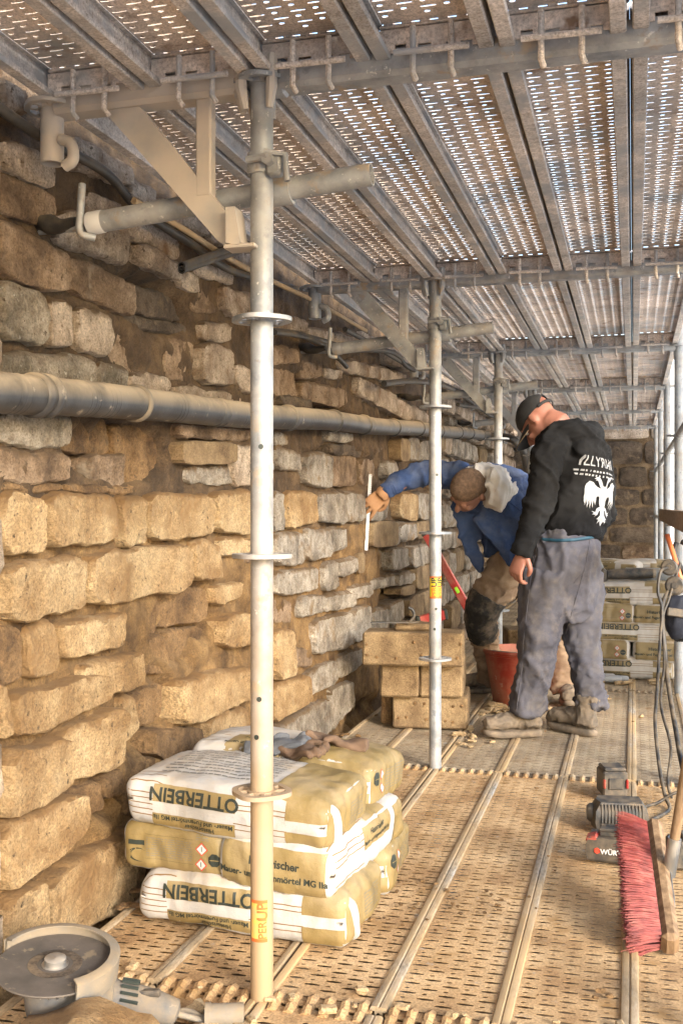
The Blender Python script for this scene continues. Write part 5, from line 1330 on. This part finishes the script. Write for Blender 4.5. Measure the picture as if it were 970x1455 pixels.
# ================= bending worker in the blue jacket
def B(px, py, D): return at(px, py, D)
base = B(745, 720, 5.4); base.z = .01
w1 = thing('person', 'person in blue work jacket bending to hold a folding rule against the wall', 'person', base, 0)
body = MB()
y1 = (RV * -.59 - FV * .053 - ZZ * .79).normalized(); hr1 = frame(y1.cross(RV * -.35 - FV * .88 + ZZ * .32), y1)
hc1 = B(665, 697, 5.10)
gh1 = head_mb(body, hc1, hr1, .98)
ells(body, [(gh1(0, -.035, -.045), .058, .06), (gh1(0, -.05, -.09), .060, .06), (B(698, 695, 5.24), .07, .07), (B(712, 702, 5.3), .09, .09)], FV)
ells(body, [(B(700, 697, 5.28), .12, .12), (B(735, 725, 5.38), .12, .12), (B(768, 785, 5.45), .13, .13)], FV)
for pts in ([B(660, 684, 5.38), B(600, 675, 5.45), B(546, 700, 5.43)], [B(722, 700, 5.2), B(748, 755, 5.22), B(770, 800, 5.3)]): body.tube(smooth_pts(pts, 4), .036, 10)
for pts in ([B(745, 795, 5.38), B(684, 868, 5.36), B(696, 960, 5.76)], [B(775, 800, 5.5), B(803, 890, 5.5), B(803, 975, 5.5)]): body.tube(smooth_pts(pts, 4), .045, 10)
bmb = remesh(body, .0065, 4)
hl2 = hand_mb(B(770, 800, 5.3), RV * .3 - ZZ * 1, FV, .5, -1); bmb.add(hl2.v, hl2.f)
obj('body', bmb, MATS['skin'], w1, smooth=180)
# short hair: the skull shell, raised
hs = MB(); n = 28; rings = []
for z, f, b, hw in [(-.050, -.045, -.086, .050), (-.035, -.015, -.090, .068), (-.01, .01, -.098, .0755), (.02, .045, -.104, .0795), (.045, .078, -.105, .081), (.068, .084, -.102, .079), (.09, .070, -.088, .069), (.108, .045, -.064, .05), (.1185, .012, -.032, .024)]:
    cy = (f + b) / 2; hy = (f - b) / 2
    rings.append([gh1(hw * math.cos(2 * P * k / n), cy + hy * math.sin(2 * P * k / n), z) for k in range(n)])
hs.loft(rings)
hs = wrinkle(remesh(hs, .006, 3), .0018, 60)
obj('hair', hs, MATS['hair'], w1, smooth=180)
# jacket
jk = MB()
ells(jk, [(B(772, 790, 5.46), .175, .175), (B(757, 755, 5.43), .19, .185), (B(736, 722, 5.39), .195, .185), (B(708, 704, 5.34), .18, .172), (B(682, 694, 5.33), .145, .145), (B(664, 690, 5.36), .10, .10)], FV)
ells(jk, [(B(672, 690, 5.36), .09, .09), (B(645, 676, 5.42), .070, .075), (B(615, 671, 5.45), .060, .062), (B(590, 675, 5.46), .058, .058), (B(568, 684, 5.45), .052, .053), (B(550, 697, 5.43), .047, .048), (B(546, 700, 5.43), .045, .046)], FV)
ells(jk, [(B(712, 698, 5.22), .085, .085), (B(735, 725, 5.18), .07, .072), (B(748, 757, 5.2), .062, .064), (B(765, 795, 5.28), .05, .05)], FV)
def flap(pts, D0, D1, th):
    m = len(pts); front = [B(x, y, D0 + (D1 - D0) * (y - 700) / 110) for x, y in pts]; c = sum(front, Vector()) / m
    vs_ = [p - FV * th / 2 for p in front] + [p + FV * th / 2 for p in front]
    jk.add(vs_, [tuple(range(m))[::-1], tuple(range(m, 2 * m))] + [(i, (i + 1) % m, m + (i + 1) % m, m + i) for i in range(m)])
flap([(640, 700), (690, 712), (690, 745), (678, 770), (684, 800), (691, 818), (676, 808), (660, 788), (649, 752)], 5.27, 5.36, .032)
flap([(672, 738), (690, 712), (742, 700), (768, 790), (748, 800), (722, 804), (700, 775)], 5.20, 5.14, .032)
flap([(678, 752), (712, 745), (712, 785), (700, 800), (688, 790)], 5.40, 5.42, .03)
jm = remesh(jk, .0105, 3)
jm = wrinkle(wrinkle(jm, .011, 6.5, (1, 1, 1), 4), .005, 15, (1.3, 1, 1), 9)
jo = obj('jacket', jm, MATS['blue_cloth'], w1, smooth=180)
jt = bvh(jm)
for pl in ([(676, 742), (690, 762), (708, 785), (721, 801)], [(721, 712), (735, 722), (744, 730)], [(558, 688), (562, 697), (566, 706)], [(555, 690), (559, 699), (563, 708)], [(704, 728), (716, 733), (733, 736)]):
    q_ = line_on(jt, dense(pl), .001)
    if len(q_) > 3: obj('seam', MB().tube(q_, .0025, 6), MATS['blue_cloth'], jo, smooth=180)
# pale hood of the under-sweater
hw_ = MB()
hp = [(662, 666), (676, 661), (694, 661), (712, 667), (724, 679), (731, 694), (728, 706), (720, 718), (712, 728), (700, 724), (690, 719), (692, 706), (690, 692), (684, 680), (674, 672)]
c_ = B(706, 692, 5.0); m = len(hp)
ringsh = []
for s_, D_ in ((1.0, 5.20), (1.0, 5.10), (.86, 5.035), (.55, 5.01), (.1, 5.005)):
    ringsh.append([B(706 + (x - 706) * s_, 692 + (y - 692) * s_, D_ + .0012 * (x - 706) * (-1 if x < 706 else .6)) for x, y in hp])
hw_.loft([[q for q in r] for r in ringsh])
hw_ = wrinkle(wrinkle(remesh(hw_, .0065, 3), .016, 8, (1, 1, .5), 3), .006, 18, (1, 1, .5), 6)
obj('pale_hood', hw_, MATS['white_cloth'], w1, smooth=180)
# trousers
tr = MB()
ells(tr, [(B(770, 780, 5.46), .165, .16), (B(762, 800, 5.45), .17, .16), (B(757, 815, 5.45), .14, .13)], FV)
ells(tr, [(B(748, 790, 5.38), .115, .12), (B(722, 812, 5.36), .105, .112), (B(702, 838, 5.36), .092, .10), (B(686, 862, 5.37), .080, .084), (B(683, 880, 5.42), .074, .075), (B(688, 905, 5.52), .068, .07), (B(693, 935, 5.64), .064, .066), (B(696, 962, 5.75), .068, .07)], FV)
ells(tr, [(B(775, 800, 5.50), .115, .12), (B(790, 845, 5.50), .095, .1), (B(803, 885, 5.50), .078, .085), (B(802, 920, 5.51), .068, .074), (B(801, 955, 5.51), .064, .07), (B(800, 975, 5.50), .070, .074), (B(800, 984, 5.50), .064, .07)], FV)
tm1 = wrinkle(wrinkle(remesh(tr, .010, 4), .010, 8, (1, 1, 1.4), 13), .005, 18, (1, 1, 1.6), 4)
t1 = obj('trousers', tm1, MATS['brown_cloth'], w1, smooth=180)
kp = MB()
ells(kp, [(B(694, 848, 5.355), .096, .100), (B(686, 862, 5.36), .090, .094), (B(682, 880, 5.41), .084, .086), (B(686, 902, 5.50), .079, .081)], FV)
obj('knee_pad', wrinkle(remesh(kp, .009, 3), .003, 20), MATS['knee_black'], t1, smooth=180)
hl = B(714, 720, 5.80); hl.z = .009; boot(w1, hl, RV * -1 - FV * .1)
hl = B(803, 720, 5.60); hl.z = .009; boot(w1, hl, RV * -.12 - FV * 1, shaft=.12)
# gloved hand on the wall
g1 = hand_mb(B(546, 700, 5.43), B(522, 722, 5.44) - B(546, 700, 5.43), FV * 1.0 + RV * -.25, .35, 1, 1.12, .35, .0105, .0045)
go = obj('glove', g1, MATS['glove_leather'], w1, smooth=180)
obj('glove_cuff', wrinkle(remesh(ells(MB(), [(B(549, 697, 5.43), .038, .040), (B(543, 702, 5.43), .040, .041), (B(539, 706, 5.43), .038, .036)], FV), .006, 2), .002, 30), MATS['glove_leather'], go, smooth=180)
# folding rule
a = B(526, 674, 5.47); b = B(520, 781, 5.455)
t = thing('folding_rule', 'white folding rule held upright against the wall by the gloved hand', 'ruler', b)
u = (b - a).normalized(); L_ = (b - a).length; nrm = (Vector((0, 0, CAMZ)) - a).normalized(); v = nrm.cross(u).normalized(); nrm = u.cross(v)
rot = Matrix((u, v, nrm)).transposed()
for k in range(2):
    c = a + u * L_ * (.26 + .49 * k)
    sg_ = obj('segment', MB().box(c + nrm * .004 * k, (L_ * .52, .017, .0035), rot, .001), MATS['print_white'], t, smooth=30)
    tk = MB()
    for i in range(18): tk.box(c + nrm * (.004 * k + .0022) + u * L_ * .5 * (-.48 + i * .055) + v * .004, (.0014, .006, .0006), rot)
    tag(obj('tick_marks', tk, MATS['ink'], sg_, smooth=None), kind='stuff')
# ------------------------------------------------------------------ foreground tools
# broom: head stands on its end, bristles towards the walkway middle
P0 = onz(939, 1345, .03); P1 = at(917, 1172, 2.80)
t = thing('broom', 'push broom with red bristles and wooden block standing on its side', 'broom', (P0.x, P0.y, .01))
ax = (P1 - P0).normalized(); bd = (RV * -1 + FV * -.12 + ZZ * -.10); bd = (bd - ax * bd.dot(ax)).normalized(); cd = ax.cross(bd)
rot = Matrix((ax, bd, cd)).transposed(); Lh = (P1 - P0).length
blk = MB().prism([(0, -.018), (.012, -.026), (Lh - .012, -.026), (Lh, -.018), (Lh, .02), (Lh - .012, .026), (.012, .026), (0, .018)], P0 - bd * .018, ax, cd, .036)
blk = MB(); blk.box(P0 + ax * Lh / 2 - bd * .020, (Lh, .040, .062), rot, .012)
obj('block', blk, MATS['wood'], t, smooth=30)
rr = random.Random(8); brs = MB()
for i in range(34):
    for j in range(5):
        for k in range(13):
            o = P0 + ax * (.012 + (Lh - .024) * (i + .5) / 34) + cd * (-.022 + .011 * j)
            spread = ax * (((i + .5) / 34 - .5) * .045) + cd * ((j - 2) * .006)
            o = o + ax * rr.uniform(-.004, .004) + cd * rr.uniform(-.004, .004)
            e = o + bd * rr.uniform(.066, .079) + spread + Vector((rr.gauss(0, .004), rr.gauss(0, .004), rr.gauss(0, .004) - .003))
            m_ = (o + e) / 2 + Vector((0, 0, .003)); brs.tube([o, m_, e], [.0010, .0009, .0006], 3, cap=False)
tag(obj('bristles', brs, MATS['bristle'], t, smooth=None), kind='stuff')
hb = P0 + ax * Lh * .56 - bd * .04; he = Vector((XO - .03, 2.62, 1.02))
hdir = (he - hb).normalized(); h0 = hb + hdir * .05
obj('handle', MB().tube([h0, h0 + hdir * .6, he, he + hdir * .35], .0125, 16), MATS['wood'], t, smooth=60)
sk = MB(); sk.hollow(hb + hdir * .0, hb + hdir * .10, .0165, .0130, 16)
pl = [(-.018, .0), (.018, .0), (.020, .03), (.010, .055), (.014, .09), (.0, .115), (-.012, .085), (-.016, .04)]
sk.prism(pl, hb + hdir * .0 - bd * .003, cd, -ax, .0025)
obj('socket', sk, MATS['silver'], t, smooth=40, fix=True)
# batteries and charger
def rbox(t, nm, c, size, m, rz=YAW, bev=.008, extra=None):
    return obj(nm, MB().box(c, size, Matrix.Rotation(rz, 3, 'Z'), bev), MATS[m], t, smooth=30)
def fl(px, py): p = onz(px, py); return p
o = fl(874, 1140); t = thing('battery_charger', 'small black charger with red flanks behind the ribbed charger', 'charger', (o.x, o.y, .01), YAW)
for nm, c, sz, m in (('case', (0, .05, .052), (.088, .10, .088), 'black_plastic'), ('cover', (0, .048, .102), (.080, .09, .014), 'black_plastic'), ('window', (0, -.0025, .055), (.052, .006, .040), 'cable'), ('red_flank', (-.040, .0, .055), (.008, .02, .034), 'red_paint'), ('red_flank', (.040, .0, .055), (.008, .02, .034), 'red_paint'), ('foot', (0, .05, .006), (.075, .08, .008), 'black_plastic')):
    obj(nm, MB().box(c, sz, None, .006), MATS[m], t, smooth=30, local=True)
o = fl(880, 1180); t = thing('battery_charger', 'dusty black ribbed battery charger between the two batteries', 'charger', (o.x, o.y, .01), YAW - R(8))
obj('case', MB().loft([[Vector((x, y, z)) for x, y in ((-hx, -hy), (hx, -hy), (hx + .004, 0), (hx, hy), (-hx, hy), (-hx - .012, 0))] for z, hx, hy in ((.004, .078, .058), (.03, .083, .062), (.065, .080, .058), (.090, .064, .044))]), MATS['black_plastic'], t, smooth=30, local=True, fix=True)
for k in range(13): obj('rib', MB().box((-.062 + .0105 * k, -.056, .058), (.0045, .012, .058), Matrix.Rotation(R(-14), 3, 'X'), .001), MATS['black_plastic'], t, smooth=30, local=True)
obj('end_knob', MB().lathe([(.001, .02), (.022, .018), (.03, .008), (.03, 0)], (-.086, 0, .045), (-1, 0, 0), 16), MATS['black_plastic'], t, smooth=40, local=True)
obj('foot', MB().box((0, 0, .003), (.13, .09, .006), None, .002), MATS['black_plastic'], t, smooth=30, local=True)
o = fl(868, 1226); t = thing('battery', 'black power tool battery with red corner and white lettering', 'battery', (o.x, o.y, .01), YAW - R(20))
obj('case', MB().loft([[Vector((x, y, z)) for x, y in ((-hx, -hy), (hx, -hy), (hx, hy), (-hx, hy))] for z, hx, hy in ((.0, .055, .036), (.008, .066, .042), (.05, .070, .045), (.072, .060, .042))]), MATS['black_plastic'], t, smooth=30, local=True, fix=True)
obj('terminal_block', MB().box((.008, .004, .080), (.085, .05, .022), None, .005), MATS['black_plastic'], t, smooth=30, local=True)
for y in (-.020, .024): obj('guide_rail', MB().box((.008, y, .090), (.085, .008, .010), None, .003), MATS['black_plastic'], t, smooth=30, local=True)
obj('release_button', MB().box((-.052, -.018, .066), (.034, .05, .016), Matrix.Rotation(R(-18), 3, 'Y'), .004), MATS['red_paint'], t, smooth=30, local=True)
def frontmb(mb, dx, dz): return MB().add([Vector((v.x + dx, -.0462 - .0006 , v.y + dz)) for v in mb.v], mb.f)
obj('lettering', frontmb(text_mb('WÜRTH', .020, bold=.0005), .010, .034), MATS['print_white'], t, smooth=None, local=True)
obj('logo', frontmb(poly_mb([(-.008, -.005), (0, -.009), (.008, -.005), (.004, 0), (.008, .005), (0, .009), (-.008, .005), (-.004, 0)], .02), -.036, .036), MATS['print_red'], t, smooth=None, local=True)
o = fl(985, 1235); t = thing('battery', 'black battery pack half hidden behind the broom block', 'battery', (o.x, o.y, .01), YAW)
obj('case', MB().box((0, 0, .04), (.14, .09, .08), None, .008), MATS['black_plastic'], t, smooth=30, local=True)
obj('terminal_block', MB().box((0, 0, .085), (.08, .05, .02), None, .004), MATS['black_plastic'], t, smooth=30, local=True)
# angle grinder lying on its back
gc = Vector((-1.085, 1.80, .0)); gd = Vector((.93, .36, 0)).normalized(); gs = Vector((-gd.y, gd.x, 0))
t = thing('angle_grinder', 'large dusty grey angle grinder lying with its disc upwards', 'angle grinder', gc)
tilt = (ZZ + gd * .06 - FV * .10).normalized(); dc = gc + ZZ * .150
n = 40
obj('disc', MB().lathe([(.011, .0), (.03, .002), (.114, .0022), (.115, .0), (.114, -.0022), (.03, -.003)], dc, tilt, 48), MATS['disc_dusty'], t, smooth=40)
obj('flange_nut', MB().lathe([(.001, .016), (.018, .016), (.021, .014), (.021, .003), (.026, .002)], dc, tilt, 20), MATS['silver'], t, smooth=35)
uu_ = tilt.orthogonal().normalized(); u1 = (gd - tilt * gd.dot(tilt)).normalized(); u2 = tilt.cross(u1)
vs_ = []; fs_ = []; m = 30
for i in range(m + 1):
    a_ = R(-62 + 215 * i / m)
    d_ = u1 * math.cos(a_) + u2 * math.sin(a_)
    for rad, z in ((.121, -.022), (.124, .020), (.118, .024), (.090, .0245), (.090, .022), (.116, .020), (.118, -.022)): vs_.append(dc + d_ * rad * (1 if rad > .1 else 1.16) + tilt * z)
for i in range(m):
    for k in range(6): fs_.append((i * 7 + k, i * 7 + k + 1, (i + 1) * 7 + k + 1, (i + 1) * 7 + k))
obj('guard', MB().add(vs_, fs_), MATS['guard_metal'], t, smooth=35, fix=True)
hd_ = MB(); hd_.lathe([(.001, -.125), (.030, -.122), (.048, -.11), (.055, -.08), (.058, -.045), (.05, -.028), (.046, -.02), (.001, -.02)], dc, tilt, 24)
hd_.tube([dc - tilt * .07, dc - tilt * .075 + gd * .10], [.05, .045], 18)
obj('gear_head', hd_, MATS['motor_dusty'], t, smooth=40)
for k in range(4):
    a_ = R(250 + 18 * k); d_ = u1 * math.cos(a_) + u2 * math.sin(a_)
    obj('bolt', MB().tube([dc + d_ * .05 - tilt * .03, dc + d_ * .05 - tilt * .06], .006, 6), MATS['silver'], t, smooth=30)
ob = dc - tilt * .075
obj('motor_body', MB().tube([ob + gd * .08, ob + gd * .11, ob + gd * .12, ob + gd * .16 - ZZ * .012, ob + gd * .20 - ZZ * .022, ob + gd * .235 - ZZ * .034, ob + gd * .24 - ZZ * .036], [.041, .041, .034, .035, .031, .026, .015], 20), MATS['motor_dusty'], t, smooth=40)
obj('collar', MB().tube([ob + gd * .095, ob + gd * .118], .0465, 20), MATS['guard_metal'], t, smooth=40)
for k in range(6):
    a_ = R(20 + 22 * k); d_ = (ZZ * math.sin(a_) - gs * math.cos(a_)).normalized()
    obj('vent', MB().tube([ob + gd * .132 + d_ * .0355, ob + gd * .165 + d_ * .0360 - ZZ * .008], .0035, 6), MATS['ink'], t, smooth=40)
obj('switch', MB().box(ob + gd * .185 + ZZ * .012 - gs * .01, (.045, .018, .014), Matrix.Rotation(math.atan2(gd.y, gd.x), 3, 'Z'), .004), MATS['black_plastic'], t, smooth=30)
obj('label_ring', MB().lathe([(.034, .0026), (.052, .0026)], dc, tilt, 32), MATS['stone_dark'], t, smooth=40)
cb = ob + gd * .24 - ZZ * .036
obj('cord', MB().tube(smooth_pts([cb, cb + gd * .05 - ZZ * .02, cb + Vector((.07, -.04, -.03)), cb + Vector((.03, -.09, -.03)), cb + Vector((-.05, -.10, -.02)), cb + Vector((-.12, -.14, -.022))], 6), .0065, 8), MATS['guard_metal'], t, smooth=60)
# chunk of cut stone in the corner
ck = MB().box((0, 0, .06), (.26, .18, .12), None, .02)
me = ck.mesh('t'); bm = bmesh.new(); bm.from_mesh(me); bmesh.ops.subdivide_edges(bm, edges=bm.edges[:], cuts=6, use_grid_fill=True)
for v in bm.verts:
    v.co += noise.noise_vector(v.co * 9) * .02 + noise.noise_vector(v.co * 30) * .005
    if v.co.z > .05: v.co.z -= abs(v.co.x) * .28
bm.verts.index_update(); ck = MB().add([v.co.copy() for v in bm.verts], [tuple(x.index for x in f.verts) for f in bm.faces]); bm.free()
o = obj('stone_lump', ck, MATS['stone_sand'], smooth=35); o.location = (-.955, 1.655, .012); o.rotation_euler = (0, 0, R(14)); tag(o, 'rough sandy stone lump lying in front of the angle grinder', 'stone')
# plastic cap and loose cord beside it
c0 = onz(322, 1442, .03)
t = thing('plastic_cap', 'dusty pale plastic tube cap lying by the foot of the near standard', 'cap', (c0.x, c0.y, .01))
obj('tube', MB().hollow(c0 + Vector((-.035, -.012, 0)), c0 + Vector((.032, .012, 0)), .022, .017, 22), MATS['guard_metal'], t, smooth=50, fix=True)
obj('rim', MB().hollow(c0 + Vector((-.040, -.014, 0)), c0 + Vector((-.030, -.0105, 0)), .0245, .017, 22), MATS['guard_metal'], t, smooth=50, fix=True)
cable('power_cord', [onz(225, 1452, .02), onz(262, 1436, .03), onz(292, 1452, .02), onz(262, 1470, .02), onz(300, 1480, .015)], .006, 'guard_metal', 'pale dusty cord curling in front of the grinder', 'cord')

# ------------------------------------------------------------------ hanging cables by the outer rail
def H(px, py, D): return at(px, py, D)
cable('hanging_cable', [H(950, 806, 4.45), H(938, 812, 4.4), H(934, 840, 4.38), H(940, 866, 4.35), H(937, 910, 4.3), H(932, 990, 4.1), H(930, 1030, 3.9), H(936, 1090, 3.75), H(944, 1130, 3.62), H(950, 1150, 3.55), Vector(onz(925, 1172)) + Vector((0, 0, .015)), Vector(onz(905, 1185)) + Vector((0, 0, .03))], .0065, 'cable', 'black cable hanging from the dark plug down to the charger', 'cable', 'cables hanging by the outer rail')
cable('hanging_cable', [H(962, 835, 4.5), H(948, 842, 4.45), H(940, 868, 4.4), H(944, 925, 4.35), H(948, 968, 4.3), H(958, 1030, 4.1), H(970, 1095, 3.9), H(985, 1130, 3.8)], .0095, 'cable', 'thick black cable hanging from the outer rail past the bags', 'cable', 'cables hanging by the outer rail')
cable('hanging_cable', [H(966, 800, 4.5), H(950, 850, 4.42), H(941, 880, 4.38), H(943, 940, 4.33), H(938, 1000, 4.2), H(952, 1060, 4.0), H(948, 1110, 3.8), H(955, 1140, 3.7)], .0055, 'cable', 'thin black cable twisted round the thicker hanging ones', 'cable', 'cables hanging by the outer rail')
cable('hanging_cable', [Vector(onz(915, 1155)) + Vector((0, 0, .02)), H(935, 1140, 3.6), H(955, 1128, 3.6), H(985, 1120, 3.6)], .0055, 'cable', 'black cable lying on the planks beside the broom handle', 'cable', 'cables hanging by the outer rail')
cable('orange_hose', [H(947, 760, 4.6), H(955, 785, 4.55), H(964, 815, 4.5), H(974, 845, 4.5), H(985, 880, 4.5)], .011, 'orange_hose', 'orange hose hanging over the outer guard rail', 'hose')
cable('hanging_cable', [H(960, 772, 4.62), H(957, 786, 4.6), H(966, 806, 4.58), H(980, 820, 4.55), H(985, 780, 4.55), H(968, 770, 4.6)], .012, 'cable', 'coiled dark cable bunched on the outer guard rail', 'cable', 'cables hanging by the outer rail')
for (px, py, r_, lb) in ((950, 806, .036, 'upper'), (958, 832, .042, 'lower')):
    c = H(px, py, 4.45); t = thing('cable_plug', 'round dusty dark cable plug, %s of the pair hanging by the rail' % lb, 'plug', c, group='cable plugs'); ax_ = (RV * -.4 - FV + ZZ * .1).normalized()
    obj('cap', MB().lathe([(.001, .012), (r_ * .8, .012), (r_, .006), (r_, -.02), (r_ * .8, -.03), (.001, -.03)], c, ax_, 20), MATS['black_plastic'], t, smooth=35)
    obj('socket', MB().lathe([(.001, .018), (r_ * .3, .018), (r_ * .34, .011)], c, ax_, 14), MATS['black_plastic'], t, smooth=35)
# navy tool bag hanging from the outer rail
c = H(972, 880, 4.5); t = thing('tool_bag', 'navy tool bag with grey flap hanging inside the outer rail', 'bag', c)
bgm = MB(); ells(bgm, [(c + ZZ * .10, .07, .05), (c + ZZ * .05, .085, .06), (c - ZZ * .03, .08, .06), (c - ZZ * .08, .06, .045), (c - ZZ * .095, .03, .02)], RV)
obj('pouch', wrinkle(remesh(bgm, .009, 2), .006, 14), MATS['navy'], t, smooth=180)
obj('flap', MB().box(c + ZZ * .03 - FV * .06 - RV * .02, (.15, .012, .035), Matrix.Rotation(YAW, 3, 'Z') @ Matrix.Rotation(R(8), 3, 'Y'), .004), MATS['black_plastic'], t, smooth=30)
obj('strap', MB().tube([c + ZZ * .1 + RV * .03, c + ZZ * .2 + RV * .05, Vector((XO, c.y + .1, .95))], .008, 8), MATS['navy'], t, smooth=60)
# ------------------------------------------------------------------ tools on the far bags
zt = .012 + .110 * 5 + .012
c = Vector((FX - .15, FY - .02, zt))
t = thing('angle_grinder', 'small dark angle grinder lying on top of the far mortar bags', 'angle grinder', c)
obj('motor_body', MB().tube([c + Vector((.03, 0, .05)), c + Vector((.10, .01, .055)), c + Vector((.22, .02, .06)), c + Vector((.30, .03, .062))], [.030, .034, .036, .028], 16), MATS['black_plastic'], t, smooth=40)
obj('gear_head', MB().box(c + Vector((-.02, 0, .045)), (.10, .085, .09), None, .018), MATS['black_plastic'], t, smooth=30)
obj('side_handle', MB().tube([c + Vector((0, .0, .09)), c + Vector((-.03, .01, .15)), c + Vector((-.035, .012, .21)), c + Vector((-.036, .012, .215))], [.012, .017, .019, .012], 12), MATS['grinder_grey'], t, smooth=40)
obj('end_cap', MB().lathe([(.001, .02), (.026, .016), (.03, 0)], c + Vector((.30, .03, .062)), (1, .1, 0), 14), MATS['guard_metal'], t, smooth=40)
c = Vector((FX + .07, FY + .2, zt)); t = thing('tool_case', 'grey plastic tool case lying flat on the far mortar bags', 'case', c)
obj('case', MB().box(c + Vector((.06, 0, .04)), (.30, .2, .08), None, .01), MATS['grinder_grey'], t, smooth=30)
obj('latch', MB().box(c + Vector((.06, -.103, .045)), (.05, .012, .03), None, .003), MATS['black_plastic'], t, smooth=30)
for k, (x, y, rz) in enumerate(((-.24, -.24, 8), (-.16, -.27, -4), (-.2, -.32, 3))):
    c = Vector((FX + x, FY + y, .012)); t = thing('chisel', 'dark steel chisel on the planks, %s from the bag stack' % ['nearest', 'second', 'farthest'][k], 'chisel', c, R(rz), 'chisels by the far bags')
    obj('shank', MB().tube([(-.16, 0, .018), (.08, 0, .018)], .013, 8), MATS['black_plastic'], t, smooth=30, local=True)
    obj('grip', MB().tube([(.04, 0, .018), (.06, 0, .018), (.16, 0, .018), (.17, 0, .018)], [.014, .019, .019, .014], 12), MATS['rail_rust'], t, smooth=40, local=True)
# pliers hanging on a line by the cross wall is omitted; dark hook on the far wall
c = Vector((-.40, YB - .06, 1.30)); t = thing('wall_hook', 'dark forked iron hook fixed to the far cross wall', 'hook', c)
obj('stem', MB().tube([c + Vector((-.1, 0, .01)), c], .008, 8), MATS['cable'], t, smooth=50)
for s_ in (-1, 1): obj('prong', MB().tube([c, c + Vector((.1, -.01, .06 * s_)), c + Vector((.2, -.02, .05 * s_))], .008, 8), MATS['cable'], t, smooth=50)
